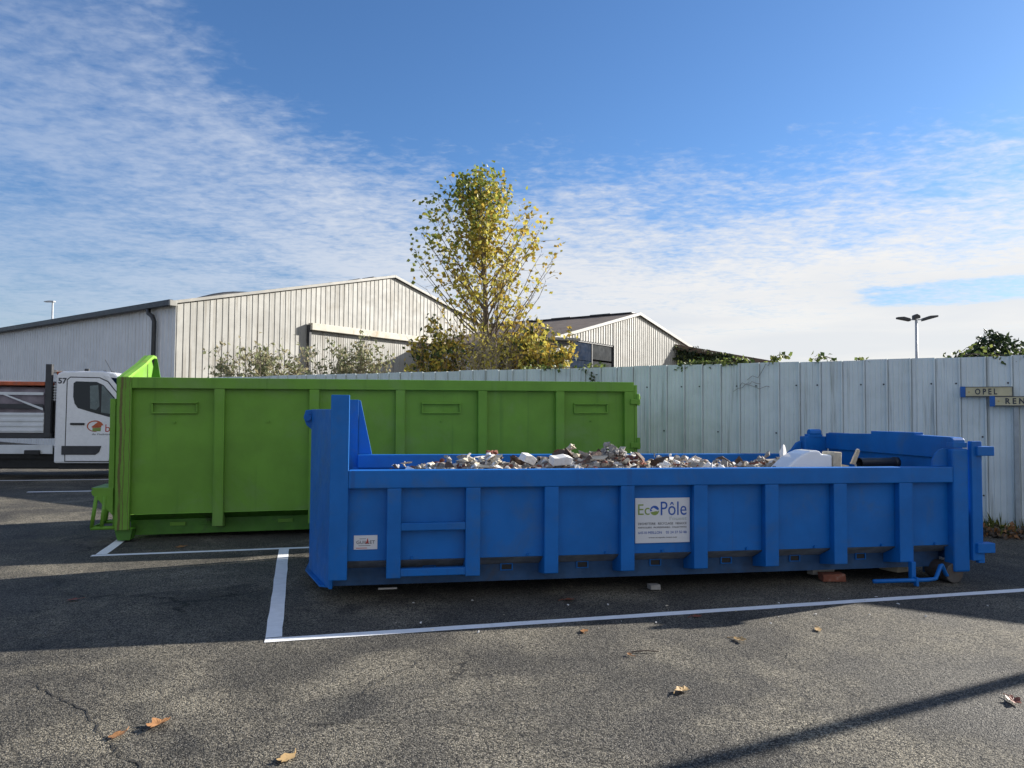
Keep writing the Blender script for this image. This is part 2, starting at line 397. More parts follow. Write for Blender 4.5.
stripe((-1.87, 5.60), (9.5, 8.50), .105)                     # front line of the blue skip's bay
stripe((-1.90, 5.71), (-2.965, 9.36), -.125, z=.0045)           # line between the bays
stripe((-5.05, 8.80), (-1.2, 9.80), .10)                     # front line of the green skip's bay
stripe((-5.05, 8.91), (-6.6, 14.2), -.13, z=.0045)
stripe((-20., 21.2), (-9., 22.9), .14)                        # far bay lines by the truck
stripe((-16., 17.2), (-8.2, 18.9), .13)
stripe((-10.3, 15.5), (-6.6, 16.4), .13)


def crack(pts, wd, seed):
    rn = random.Random(seed); b = MB(); fine_ = []
    for i in range(len(pts) - 1):
        for k in range(8):
            f = k / 8; fine_.append((pts[i][0] * (1 - f) + pts[i + 1][0] * f + rn.gauss(0, .012), pts[i][1] * (1 - f) + pts[i + 1][1] * f + rn.gauss(0, .012)))
    vs = []
    for i, p in enumerate(fine_):
        q = fine_[min(i + 1, len(fine_) - 1)]; o = fine_[max(i - 1, 0)]; d = Vector((q[0] - o[0], q[1] - o[1], 0)).normalized(); n = Vector((-d.y, d.x, 0)) * wd * rn.uniform(.25, 1.1)
        vs += [(p[0] - n.x, p[1] - n.y, .0035), (p[0] + n.x, p[1] + n.y, .0035)]
    b.add(vs, [(2 * i, 2 * i + 1, 2 * i + 3, 2 * i + 2) for i in range(len(fine_) - 1)]); tag(b.build('asphalt_crack', 'crack'), kind='structure')


crack([(-3.05, 4.75), (-2.75, 4.5), (-2.48, 4.32), (-2.2, 4.0), (-2.0, 3.8), (-1.75, 3.6)], .006, 1)
crack([(-.95, 4.55), (-.85, 4.85), (-.70, 5.05), (-.62, 5.3)], .004, 2)
crack([(-1.2, 4.15), (-.75, 4.2), (-.3, 4.2), (.2, 4.0), (.6, 3.85)], .0035, 3)
crack([(2.05, 5.6), (2.0, 5.2), (2.1, 4.9), (2.25, 4.5)], .0035, 4)

# ------------------------------------------------------------------ corrugated sheets
def sheet(b, p0, d, n, length, z0, ztop, pitch, rib, depth, s0=0., minor=0, mi=0, notch=False):
    """ribbed cladding: p0 start (x,y), d unit direction, n outward normal, ztop(s) height of the top edge"""
    prof = []; s = s0
    while s < length:
        a = s
        prof += [(a, 0), (a + rib * .22, depth), (a + rib * .78, depth), (a + rib, 0)]
        if notch: prof += [(a + rib + .001, -.018), (a + rib + .010, -.018), (a + rib + .011, 0)]
        if minor:
            g = (pitch - rib) / (minor + 1)
            for k in range(minor):
                c = a + rib + .008 + g * (k + 1); prof += [(c - .012, 0), (c, depth * .22), (c + .012, 0)]
        s += pitch
    prof = [(0, 0)] + [p for p in prof if 0 < p[0] < length] + [(length, 0)]
    vs = []
    for s, o in prof:
        x = p0[0] + d[0] * s + n[0] * o; y = p0[1] + d[1] * s + n[1] * o
        z1 = ztop(s)
        vs += [(x, y, z0), (x, y, z1)]
    fs = [(2 * i, 2 * i + 2, 2 * i + 3, 2 * i + 1) for i in range(len(prof) - 1)]
    b.add(vs, fs, mi)


WD = Vector((-.802, .597, 0)); GD = Vector((.597, .802, 0))   # warehouse: along the side wall, along the gable


def place(p, d):                                             # Empty with local +X along d
    return dict(loc=p, rot=(0, 0, math.atan2(d[1], d[0])))


# warehouse, local frame: x along the gable (to the right, away), y into the building, z up
wh = thing('warehouse', 'long white corrugated warehouse with a pale sunlit gable, dark gutter and sliding door', 'warehouse', **place((-13.508, 29., 0), GD))
GW, EV, AP = 23.94, 6.04, 8.94
gz = lambda s: EV + (AP - EV) * (1 - abs(s - GW / 2) / (GW / 2))
b = MB(); sheet(b, (0, 0), (1, 0), (0, -1), GW, 0, gz, .285, .038, .018, .05); b.build('gable_wall', 'gable', wh)
b = MB(); sheet(b, (0, 48), (0, -1), (-1, 0), 48, 0, lambda s: EV, .30, .045, .022, .05); b.build('side_wall', 'sidewall', wh)
b = MB(); b.box((GW - .1, 0, 0), (GW, 48, EV)); b.box((0.1, 47.9, 0), (GW - .2, 48, EV)); b.build('rear_wall', 'sidewall', wh)
b = MB()
for sgn in (0, 1):
    x0, x1 = (-.15, GW / 2) if not sgn else (GW + .15, GW / 2)
    b.prism([(x0, EV + .01), (x1, AP + .05), (x1, AP + .13), (x0, EV + .09)], 1, -.06, 48.1)
b.build('roof', 'roof', wh)
b = MB()
for sgn in (0, 1):
    x0, x1 = (-.17, GW / 2) if not sgn else (GW + .17, GW / 2)
    b.prism([(x0, EV - .02), (x1, AP + .01), (x1, AP + .15), (x0, EV + .11)], 1, -.13, -.062)
b.build('verge_flashing', 'flash', wh, bevel=.01)
b = MB(); b.box((-.34, -.10, EV - .10), (-.15, 48, EV + .14)); b.build('gutter', 'dark', wh, bevel=.02)
b = MB(); b.box((-.36, -.2, EV - .12), (-.05, -.102, EV + .1)); b.build('gutter_end', 'flash', wh, bevel=.02)
b = MB(); b.tube([(-.24, 1.72, EV - .05), (-.24, 1.70, EV - .28), (-.20, 1.45, EV - .42), (-.16, 1.38, EV - .62), (-.16, 1.37, .2)], .09, 10); b.build('downpipe', 'dark', wh, smooth=True)
b = MB(); b.box((6.42, -.36, 5.60), (16.6, -.05, 5.93)); b.build('door_rail', 'rail', wh, bevel=.02)
b = MB(); b.box((6.36, -.22, 0), (6.50, -.05, 5.86)); b.build('door_post', 'dark', wh, bevel=.015)  # dark colour paints in the post's shaded side and its shadow
b = MB(); sheet(b, (6.52, -.12), (1, 0), (0, -1), 9.9, 0, lambda s: 5.58, .14, .04, .010); b.build('sliding_door', 'gable', wh)
for x, y in ((GW / 2 - 1.1, 1.5), (GW / 2 - .55, 1.0), (GW / 2 - 2.1, 2.5)): MB().box((x, y, gz(x) + .06), (x + .42, y + .9, gz(x) + .24)).build('roof_vent', 'dark', wh, bevel=.03)
b = MB(); b.tube([(2.1 + .5 * k, 2.5, gz(2.1 + .5 * k) + .06 + .16 * math.sin(k * .52)) for k in range(7)], .12, 8); b.build('roof_hump', 'dark', wh, smooth=True)

# shed with a window opening, same orientation
sh = thing('shed', 'smaller pale corrugated shed with brown roof and wide dark window', 'shed', **place((7.289, 42., 0), GD))
sz = lambda s: 7.52 - (.183 * s if s > 0 else -.245 * s)
b = MB()
sheet(b, (-9, 0), (1, 0), (0, -1), 1.55, 0, lambda s: sz(s - 9), .26, .06, .03)
sheet(b, (-7.45, 0), (1, 0), (0, -1), 4.55, 5.50, lambda s: sz(s - 7.45), .26, .06, .03)
sheet(b, (-7.45, 0), (1, 0), (0, -1), 4.55, 0, lambda s: 3.6, .26, .06, .03)
sheet(b, (-2.9, 0), (1, 0), (0, -1), 14.3, 0, lambda s: sz(s - 2.9), .26, .06, .03)
b.build('gable_wall', 'gable', sh)
b = MB(); b.box((-9, .05, 0), (-8.9, 20, 5.28)); b.box((11.3, .05, 0), (11.4, 20, 5.4)); b.build('side_wall', 'sidewall', sh)
b = MB(); b.prism([(-9.2, sz(-9.2) + .02), (0, 7.54), (0, 7.64), (-9.2, sz(-9.2) + .12)], 1, -.1, 20); b.prism([(11.6, sz(11.6) + .02), (0, 7.54), (0, 7.64), (11.6, sz(11.6) + .12)], 1, -.1, 20)
b.build('roof', 'roof', sh)
b = MB(); b.prism([(0, 7.50), (11.65, sz(11.65) - .02), (11.65, sz(11.65) + .14), (0, 7.66)], 1, -.17, -.102); b.prism([(0, 7.50), (-9.2, sz(-9.2) - .02), (-9.2, sz(-9.2) + .14), (0, 7.66)], 1, -.17, -.102)
b.build('verge_flashing', 'flash', sh)
b = MB()
for k in range(14): b.box((-.22 - .01 * (k % 2), .3 + k * 1.4, 7.62), (.2, 1.72 + k * 1.4, 7.70 + .03 * (k % 2)))
b.build('ridge_cap', 'dark', sh, bevel=.03)
wn = MB().box((-7.45, .02, 3.55), (-7.37, .12, 5.5)).box((-2.98, .02, 3.55), (-2.9, .12, 5.5)).box((-7.45, .02, 5.42), (-2.9, .12, 5.52)).box((-5.2, .03, 3.6), (-5.12, .11, 5.42)).build('window', 'dark', sh)
MB().box((-7.37, .06, 3.6), (-5.2, .10, 5.42)).box((-7.37, .03, 4.5), (-5.2, .055, 4.54)).build('blue_pane', 'glass2', wn)
MB().box((-5.12, .06, 4.62), (-2.98, .10, 5.42)).box((-5.12, .06, 3.6), (-2.98, .10, 4.52)).build('grey_pane', 'pane', wn)

# canopy building between them
ca = thing('flat_roofed_outbuilding', 'low dark outbuilding with flat white roof edge and white box on top', 'outbuilding', loc=(-1.2, 28.5, 0), rot=(0, 0, R(18)))
b = MB(); b.box((.9, .6, 0), (3.0, 5, 4.55)); b.build('wall', 'dark', ca)
b = MB(); b.box((.6, -.3, 4.72), (4.1, 5.4, 4.84)); b.build('roof', 'flash', ca, bevel=.02)
b = MB(); b.box((.7, -.15, 4.56), (3.75, 5.2, 4.715)); b.build('fascia', 'dark', ca)
b = MB(); b.box((2.0, .9, 4.845), (2.5, 1.5, 5.30)); b.tube([(2.15, 1.1, 5.3), (2.15, 1.1, 5.62)], .07, 8); b.tube([(2.28, 1.2, 5.3), (2.28, 1.2, 5.5)], .10, 8); b.build('roof_box', 'flash', ca, bevel=.02)

# far low roof
fr = thing('low_brown_roofed_building', 'low building with sloping brown roof partly grown over with ivy', 'building', loc=(9.4, 45.5, 0), rot=(0, 0, R(-3)))
b = MB(); b.box((.3, 1, 0), (9.3, 9, 4.4)); b.build('wall', 'dark', fr)
b = MB(); b.prism([(-.2, 6.42), (8.2, 4.98), (9.8, 4.55), (9.8, 4.40), (-.2, 6.10)], 1, .6, 9.4); b.build('roof', 'roof', fr)


# ------------------------------------------------------------------ fence
FD = Vector((.865, -.502, 0)); FL, FR = -21.2, 9.0
fe = thing('metal_fence', 'tall pale ribbed metal sheet fence along the back of the car park', 'fence', **place((7.6, 11.05, 0), FD))
b = MB(); pitch = .338
sh_j = {}
def ftop(s):
    k = math.floor((s - .011) / (pitch * 3)); sh_j.setdefault(k, random.uniform(-.012, .012)); return 2.69 + sh_j[k]
sheet(b, (FL, 0), (1, 0), (0, -1), FR - FL, .12, lambda s: ftop(s + FL), pitch, .034, .034, (.011 - FL) % pitch - .022, 3, notch=True)
b.build('fence_sheet', 'fence', fe)
for zr in (.55, 1.45, 2.28): MB().box((FL, .034, zr - .03), (FR, .06, zr + .03)).build('fence_rail', 'fencepost', fe)
for k in range(12):
    x = .05 - k * 2.5 if k < 9 else 2.55 + (k - 9) * 2.5
    b = MB(); b.box((x - .04, .065, 0), (x + .04, .14, 2.62)); b.build('post', 'fencepost', fe)
b = MB(); b.box((.018, -.085, 0.02), (.082, -.036, 2.075)); b.build('front_post', 'fencepost', fe, bevel=.005)
for i in range(32):
    s = .011 - pitch * i
    for zr in (.55, 1.45, 2.28):
        if (i + int(zr * 10)) % 3 == 0 or (zr > 2 and i % 3 != 1): MB().tube([(s - .05, 0, zr), (s - .05, -.012, zr)], .014, 6).build('fixing_screw', 'black', fe)
b = MB()                                                     # dead creeper traced over the sheets
for st in range(3):
    x, z = -4.15 + .12 * st, 2.18 + .1 * st; pts = []
    for k in range(9): pts.append((x, -.04, z)); x += random.uniform(.02, .10); z += random.uniform(-.05, .08)
    b.tube(pts, .004, 4)
b.build('dead_creeper', 'bark', fe)


def plate(name, label, x0, z1, x1, z0, word, wx0, wx1, gap):
    t = thing(name, label, 'sign', group='number-plate style signs on the fence', **place(tuple(Vector((7.6, 11.05, 0)) + FD * ((x0 + x1) / 2)), FD))
    c = (x0 + x1) / 2; x0, x1, wx0, wx1 = x0 - c, x1 - c, wx0 - c, wx1 - c; y = -.09 - gap
    b = MB(); b.box((x0 + .07, y, z0), (x1, y + .03, z1)); b.build('plate', 'plate', t, bevel=.004)
    b = MB(); b.box((x0, y - .004, z0 - .004), (x0 + .0695, y + .03, z1 + .006)); b.build('blue_band', 'plateblue', t, bevel=.004)
    b = MB()
    for lo, hi in (((x0 + .07, z0), (x1, z0 + .014)), ((x0 + .07, z1 - .008), (x1, z1)), ((x1 - .010, z0 + .0145), (x1, z1 - .0085))): b.box((lo[0], y - .006, lo[1]), (hi[0], y - .0005, hi[1]))
    b.build('plate_border', 'txtdark', t)
    text(t, word, 'txtdark', wx0, wx1, (z0 + z1) / 2 + .003, (z1 - z0) * .60, y - .001, .003, bold=.028)
    for xx in (x0 + .03, x1 - .05): MB().box((xx, y + .03, (z0 + z1) / 2 - .02), (xx + .02, -.034, (z0 + z1) / 2 + .02)).build('bracket', 'fencepost', t)
    MB().add([(x0 + .115, y - .004, z0 + .09), (x0 + .10, y - .004, z0 + .075), (x0 + .115, y - .004, z0 + .06), (x0 + .13, y - .004, z0 + .075)], [(0, 1, 2, 3)]).build('emblem', 'leafpale', t)


plate('name_sign', 'faded yellow plate reading OPEL with blue end band on the fence', -.663, 2.222, .015, 2.066, 'O P E L', -.47, -.185, .0)
plate('name_sign', 'faded yellow plate reading REN, cut by the right edge of the photo', -.285, 2.073, .80, 1.922, 'R E N A U L T', -.085, .53, .034)


# ------------------------------------------------------------------ blue skip
TH = .1763
bs = thing('waste_skip', 'low blue roll-off waste skip heaped with rubble', 'skip', (-1.642, 6.599, 0), (0, 0, TH), 'roll-off skips')
SKIP = bs.matrix_basis.copy(); LB, WB = 6.61, 2.6


def side(name, m, y, sgn, x0, x1, zt, zb, m2='slopebounce', m3='bluedark', zs=.14):
    o = MB().prism([(y, zb), (y + sgn * .008, zb), (y + sgn * .008, zt), (y, zt)], 0, x0, x1).build(name, m, bs)
    return o


MB().prism([(.08, .395), (.088, .395), (.088, 1.08), (.08, 1.08)], 0, .10, 6.50).build('side_panel', 'blue', bs)
MB().prism([(.08, .392), (.088, .392), (.30, .292), (.285, .286)], 0, .10, 6.50).build('side_slope', 'slopebounce', bs)
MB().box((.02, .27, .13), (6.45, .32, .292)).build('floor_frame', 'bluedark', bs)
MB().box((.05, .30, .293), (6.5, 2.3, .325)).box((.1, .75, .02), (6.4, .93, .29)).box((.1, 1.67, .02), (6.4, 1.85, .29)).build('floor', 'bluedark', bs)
MB().prism([(2.52, .395), (2.512, .395), (2.512, 1.08), (2.52, 1.08)], 0, .10, 6.50).prism([(2.52, .392), (2.512, .392), (2.30, .292), (2.315, .286)], 0, .1, 6.5).build('side_panel', 'blue', bs)
MB().box((.166, -.004, 1.063), (6.419, .125, 1.2275)).build('top_rail', 'blue', bs, bevel=.009)
MB().box((.166, 2.475, 1.063), (6.24, 2.604, 1.2275)).build('top_rail', 'blue', bs, bevel=.009)
RIBP = [(0, 1.0625), (0, .243), (.03, .236), (.268, .195), (.268, .29), (.0795, .385), (.0795, 1.0625)]
for x0, x1 in ((.515, .644), (1.24, 1.379), (1.993, 2.130), (2.75, 2.89), (3.503, 3.648), (4.266, 4.413), (5.028, 5.176), (5.78, 5.94)):
    MB().prism(RIBP, 0, x0, x1).build('rib', 'blue', bs, bevel=.007)
for z0, z1 in ((.672, .742), (.256, .325)): MB().box((.6445, .004, z0), (1.2395, .06, z1)).build('ladder_rung', 'blue', bs, bevel=.006)
for x in (.86, 1.611, 2.375, 3.138, 3.907, 4.677, 5.445):
    p = MB(); z0, z1 = .238, .29
    p.box((x, .255, z0 - .008), (x + .125, .2695, z0)).box((x, .255, z1), (x + .125, .2695, z1 + .008)).box((x, .255, z0), (x + .012, .2695, z1)).box((x + .113, .255, z0), (x + .125, .2695, z1))
    p.build('stake_pocket', 'blue', bs)
    MB().box((x + .0125, .266, z0 + .0005), (x + .1125, .2698, z1 - .0005)).build('pocket_hole', 'black', bs)
for x in (.75, 1.85, 2.62, 3.20, 4.10, 4.85, 5.62, 6.25):
    MB().tube([(x, .08, .415), (x, .06, .412)], .013, 6).build('side_stud', 'blue', bs)
# front end (left): posts, V-shaped end wall, hook lug, toe plate
MB().box((0, 0, .24), (.165, .045, 1.915)).build('corner_post', 'blue', bs, bevel=.005)
MB().box((.0, .0455, .24), (.03, .13, 1.90)).build('post_return', 'blue', bs)
fp = MB().box((0, 2.555, .24), (.165, 2.6, 1.915)).prism([(.1655, 1.91), (.19, 1.905), (.34, 1.2285), (.1655, 1.2285)], 1, 2.575, 2.598).build('corner_post', 'blue', bs, bevel=.004)
MB().prism([(0, .14), (-.245, 1.0), (-.265, 1.05), (-.265, 1.55), (-.245, 1.6), (0, 2.5), (.03, 2.5), (.03, .14)], 2, .131, 1.785).build('end_wall', 'blue', bs, bevel=.006)
MB().prism([(.02, .262), (-.10, .33), (-.30, 1.05), (-.30, 1.55), (-.1, 2.4), (.0, 2.4), (.018, .268)], 2, .115, .13).build('toe_plate', 'blue', bs)
hk = MB()
for y0 in (1.08, 1.48): hk.prism([(-.262, 1.783), (-.33, 1.775), (-.35, 1.70), (-.32, 1.62), (-.262, 1.57)], 1, y0, y0 + .04)
hk.tube([(-.305, 1.05, 1.70), (-.305, 1.55, 1.70)], .04, 10); hk.build('hook_bar', 'blue', bs, bevel=.004)
# rear end (right): posts, tail door, lugs, roller, lever
MB().box((6.42, -.006, .12), (6.61, .15, 1.42)).build('corner_post', 'blue', bs, bevel=.02)
MB().prism([(6.24, 1.2285), (6.25, 1.30), (6.28, 1.36), (6.33, 1.405), (6.38, 1.42), (6.419, 1.42), (6.419, 1.2285)], 1, .075, .10).build('post_gusset', 'blue', bs)
MB().box((6.25, 2.46, .12), (6.598, 2.6, 1.47)).prism([(6.02, 1.2285), (6.10, 1.29), (6.17, 1.38), (6.2495, 1.41), (6.2495, 1.2285)], 1, 2.53, 2.58).build('corner_post', 'blue', bs, bevel=.012)
td = MB().box((6.60, .152, .2), (6.66, 2.455, 1.525)).prism([(.152, 1.30), (.152, 1.535), (.73, 1.545), (.73, 1.573), (1.5, 1.570), (1.5, 1.535), (2.455, 1.515), (2.455, 1.30)], 0, 6.56, 6.68).build('tail_door', 'blue', bs, bevel=.008)
MB().box((6.625, -.03, .24), (6.75, .03, 1.50)).build('door_flange', 'blue', td, bevel=.008)
for ya in (.3, 2.1): MB().box((6.6805, ya, .4), (6.74, ya + .12, 1.5)).build('door_stiffener', 'blue', td, bevel=.006)
h_ = MB(); h_.tube([(6.44, .05, 1.49), (6.58, .05, 1.49)], .045, 10); h_.box((6.43, .0, 1.43), (6.60, .1, 1.485)); h_.build('door_hinge', 'blue', td, bevel=.006)
h_ = MB(); h_.tube([(6.33, 2.5, 1.52), (6.50, 2.5, 1.52)], .05, 10); h_.box((6.30, 2.46, 1.44), (6.52, 2.56, 1.50)); h_.build('door_hinge', 'blue', td, bevel=.006)
MB().box((6.67, -.062, 1.345), (6.875, .04, 1.445)).build('door_lug', 'blue', td, bevel=.008)
MB().box((6.655, -.062, .322), (6.865, .04, .425)).box((6.70, -.02, .21), (6.775, .03, .321)).build('door_lug', 'blue', td, bevel=.008)
for ya, yb in ((.02, .34), (2.26, 2.58)): MB().tube([(6.44, ya, .105), (6.44, yb, .105)], .105, 20).build('roller', 'steel', bs, bevel=.008)
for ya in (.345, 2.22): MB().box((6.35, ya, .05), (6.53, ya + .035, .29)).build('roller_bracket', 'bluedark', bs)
l_ = MB(); l_.tube([(5.42, -.06, .072), (6.05, -.06, .068), (6.15, -.05, .075), (6.235, -.02, .20), (6.255, -.015, .205), (6.33, .02, .10), (6.40, .06, .06)], .021, 10); l_.build('locking_lever', 'blue', bs, smooth=True)
MB().box((5.885, -.035, .03), (5.935, .02, .25)).box((5.895, -.09, -.0 + .01), (5.925, -.04, .10)).build('lever_bracket', 'blue', bs, bevel=.005)
# sign and maker's sticker
sg = MB().box((2.918, .066, .494), (3.487, .079, .934)).build('sign_board', 'signwhite', bs, bevel=.003)
y = .0655
text(sg, 'Ec', 'txtgreen', 2.948, 3.066, .822, .105, y)
em = MB(); c0, r0, r1 = (3.118, .812), .047, .047
def disc(a0, a1, cut=0.):
    return [(c0[0] + r0 * math.cos(R(a)), c0[1] + r0 * math.sin(R(a))) for a in range(a0, a1 + 1, 12)]
em.prism(disc(10, 190), 1, y - .001, y); em.build('emblem', 'txtblue', sg)
MB().prism(disc(202, 358), 1, y - .001, y).build('emblem', 'txtgreen', sg)
MB().prism([(c0[0] - .036, c0[1] + .010), (c0[0] - .012, c0[1] + .028), (c0[0] + .018, c0[1] + .012), (c0[0] + .036, c0[1] - .012), (c0[0] + .010, c0[1] - .004), (c0[0] - .014, c0[1] - .014)], 1, y - .0022, y - .0012).build('emblem', 'signwhite', sg)
text(sg, 'P\u00f4le', 'txtblue', 3.182, 3.452, .830, .135, y)
text(sg, "l'ouest", 'txtgrey', 3.275, 3.452, .733, .036, y)
text(sg, 'DECHETTERIE   RECYCLAGE   NEGOCE', 'txtdark', 2.950, 3.452, .683, .022, y)
text(sg, 'PARTICULIERS   PROFESSIONNELS   COLLECTIVITES', 'txtdark', 2.950, 3.452, .646, .015, y)
text(sg, '64510 MEILLON    05 24 37 50 88', 'txtblue', 2.950, 3.452, .596, .025, y)
text(sg, 'www.ecopole-ouest.net', 'txtdark', 3.055, 3.350, .546, .018, y)
sk = MB().box((.22, .072, .500), (.432, .0795, .628)).build('maker_sticker', 'signwhite', bs)
text(sk, 'GUILLET', 'txtdark', .243, .41, .566, .030, .0715)
MB().prism([(.262, .533), (.37, .533), (.37, .537), (.262, .537)], 1, .071, .0715).prism([(.27, .595), (.33, .595), (.33, .599), (.27, .599)], 1, .071, .0715).build('print_line', 'txtdark', sk)
MB().prism([(.325, .555), (.345, .605), (.355, .555)], 1, .0705, .0714).prism([(.24, .51), (.34, .51), (.34, .516), (.24, .516)], 1, .071, .0715).build('print_mark', 'red', sk)


# ------------------------------------------------------------------ green skip
gs = thing('waste_skip', 'tall green roll-off waste skip with rust streaks on its corner', 'skip', (-5.254, 9.70, 0), (0, -.0074, R(13)), 'roll-off skips')
LG, WG, ZG = 7.37, 2.5, 2.205
MB().prism([(.08, .36), (.09, .36), (.09, 2.07), (.08, 2.07)], 0, .10, 7.3).build('side_panel', 'green', gs)
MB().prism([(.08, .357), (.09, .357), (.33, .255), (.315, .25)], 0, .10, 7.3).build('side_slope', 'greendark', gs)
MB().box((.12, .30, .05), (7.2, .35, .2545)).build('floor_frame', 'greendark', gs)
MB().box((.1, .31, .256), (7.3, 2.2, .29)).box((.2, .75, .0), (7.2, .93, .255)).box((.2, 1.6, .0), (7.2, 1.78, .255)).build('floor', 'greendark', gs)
MB().box((.1, 2.41, .30), (7.3, 2.42, 2.07)).build('side_panel', 'green', gs)
MB().box((.176, -.004, 2.055), (LG, .12, ZG)).build('top_rail', 'green', gs, bevel=.009)
MB().box((.0, 2.385, 2.055), (LG, 2.5, ZG)).build('top_rail', 'green', gs, bevel=.009)
GR = [(0, 2.0545), (0, .178), (.03, .17), (.298, .13), (.298, .25), (.0795, .35), (.0795, 2.0545)]
for x in (1.213, 2.472, 3.68, 4.895, 6.098): MB().prism(GR, 0, x, x + .135).build('rib', 'green', gs, bevel=.007)
MB().box((.0, -.003, .165), (.175, .06, ZG)).build('corner_post', 'greenrust', gs, bevel=.007)
MB().box((7.21, -.002, .165), (LG - .002, .08, 2.054)).build('corner_post', 'green', gs, bevel=.007)
for xa in (0, 7.2): MB().box((xa, 2.44, .165), (xa + .17, 2.5, 2.054)).build('corner_post', 'green', gs)
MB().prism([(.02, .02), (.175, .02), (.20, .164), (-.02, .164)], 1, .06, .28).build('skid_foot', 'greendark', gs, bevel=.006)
for x0, x1 in ((.41, .995), (4.06, 4.64), (6.40, 6.955)):
    z0, z1 = 1.715, 1.875; e = .022
    fr_ = MB().box((x0, .045, z0), (x1, .0795, z0 + e)).box((x0, .03, z1 - e), (x1, .0795, z1)).box((x0, .045, z0 + e), (x0 + e, .0795, z1 - e)).box((x1 - e, .045, z0 + e), (x1, .0795, z1 - e)).build('plate_frame', 'green', gs, bevel=.004)
for x in (.70, 1.92, 4.36, 6.68): MB().tube([(x, .08, 1.60), (x, .055, 1.60)], .014, 8).build('side_stud', 'green', gs)
for x in (.62, 2.05, 3.3): MB().box((x, .278, .165), (x + .2, .2995, .215)).build('stake_pocket', 'green', gs)
MB().box((1.02, .272, .17), (1.14, .2995, .185)).box((1.02, .272, .20), (1.14, .2995, .215)).box((1.02, .272, .23), (1.14, .2995, .245)).box((1.06, .28, .165), (1.10, .2992, .25)).build('side_step', 'greendark', gs)
# end wall with its peaked top, hook gusset and step frame
MB().prism([(.065, .18), (2.435, .18), (2.435, 2.2), (2.0, 2.24), (1.60, 2.59), (1.42, 2.60), (.9, 2.43), (.065, 2.2)], 0, -.03, .02).build('end_wall', 'green', gs, bevel=.004)
MB().prism([(.9, 2.435), (1.42, 2.605), (1.60, 2.595), (1.60, 2.55), (1.40, 2.55), (.9, 2.385), (.1, 2.17), (.1, 2.215)], 0, .0205, .11).build('end_wall_edge', 'greendirty', gs, bevel=.008)
MB().prism([(.021, 1.9), (.112, 2.56), (.15, 2.55), (.26, 1.9)], 1, 1.44, 1.46).build('hook_gusset', 'greendark', gs)  # dark green paints in the shade on this face
MB().box((-.10, .05, .70), (-.031, .14, 1.915)).box((-.07, .15, .2), (-.031, .35, 1.75)).build('end_flange', 'green', gs, bevel=.008)
st = MB()
for y0 in (.02, .62):
    st.prism([(-.30, .69), (-.25, .728), (-.032, .722), (-.032, .36), (-.20, .56), (-.285, .64)], 1, y0, y0 + .02)
st.box((-.30, .041, .712), (-.033, .619, .732)); st.build('step_tread', 'green', gs, bevel=.004)
st = MB()
for y0 in (.03, .61):
    for xa, xb in ((-.235, -.285), (-.13, -.165)): st.tube([(xa, y0, .62), (xb, y0, .205)], .027, 6)
    st.tube([(-.295, y0, .20), (.0, y0, .20)], .027, 6)
st.tube([(-.285, .03, .20), (-.285, .61, .20)], .020, 6); st.build('step_frame', 'green', gs, smooth=True)
# door hinges on the right
MB().box((7.3, -.03, 1.86), (7.46, .02, 1.94)).tube([(7.43, 0, 1.84), (7.43, 0, 2.02)], .035, 8).box((7.40, -.02, 1.94), (7.47, .03, 1.99)).build('door_hinge', 'green', gs, bevel=.006)
MB().box((7.3, -.03, 1.18), (7.46, .02, 1.26)).tube([(7.43, 0, 1.16), (7.43, 0, 1.34)], .035, 8).build('door_hinge', 'green', gs, bevel=.006)
MB().box((7.371, .0, .2), (7.42, 2.5, 2.16)).build('tail_door', 'green', gs, bevel=.006)


# ------------------------------------------------------------------ flatbed truck
tr = thing('flatbed_truck', 'white flatbed truck numbered 57 parked behind the green skip', 'truck', (-11.63, 18.5, 0), (0, 0, R(6)))
prof = [(0, .40), (0, 2.62), (.05, 2.70), (.16, 2.745), (1.1, 2.765), (1.38, 2.71), (1.55, 2.60), (2.02, 1.86), (2.38, 1.52), (2.5, 1.15), (2.52, .55), (2.45, .40), (2.2, .40), (2.14, .72), (1.95, .90), (1.65, .90), (1.46, .72), (1.40, .40)]
cb = MB().prism(prof, 1, 0, 2.0).build('cab', 'whitepaint', tr, bevel=.05)
MB().prism([(.268, .44), (.268, 2.535), (.35, 2.61), (1.07, 2.60), (1.28, 2.50), (1.885, 1.75), (1.905, .98), (1.63, .945), (1.40, .70), (1.365, .44)], 1, -.004, .01).build('door_gap', 'black', tr)
win = [(.44, 2.44), (.50, 2.49), (1.00, 2.48), (1.17, 2.40), (1.43, 2.10), (1.72, 1.72), (1.72, 1.50), (1.38, 1.57), (.88, 1.71), (.56, 1.81), (.48, 1.92), (.44, 2.1)]
dr = MB().prism([(.29, .46), (.29, 2.52), (.36, 2.585), (1.06, 2.575), (1.26, 2.48), (1.86, 1.74), (1.88, 1.0), (1.62, .97), (1.38, .72), (1.34, .46)], 1, -.012, .02).build('door', 'whitepaint', tr, bevel=.008)
MB().prism(win, 1, -.018, -.011).build('window', 'glass', dr)
MB().box((1.09, -.022, 1.66), (1.12, -.0185, 2.43)).build('window_divider', 'black', dr)
MB().prism([(1.125, 1.70), (1.125, 2.40), (1.17, 2.37), (1.40, 2.09), (1.64, 1.74), (1.4, 1.66)], 1, -.0205, -.0185).build('quarter_glass', 'lightglass', dr)  # paler than the window: its reflection is painted into the colour
MB().prism([(.86, 1.80), (.84, 2.38), (1.04, 2.40), (1.085, 1.86), (1.0, 1.76)], 1, -.0205, -.0185).build('window_light_patch', 'lightglass', dr)  # pale patch painting light from the far window onto the glass
MB().box((.39, -.04, 1.375), (.74, -.0125, 1.43)).build('handle', 'black', dr, bevel=.012)
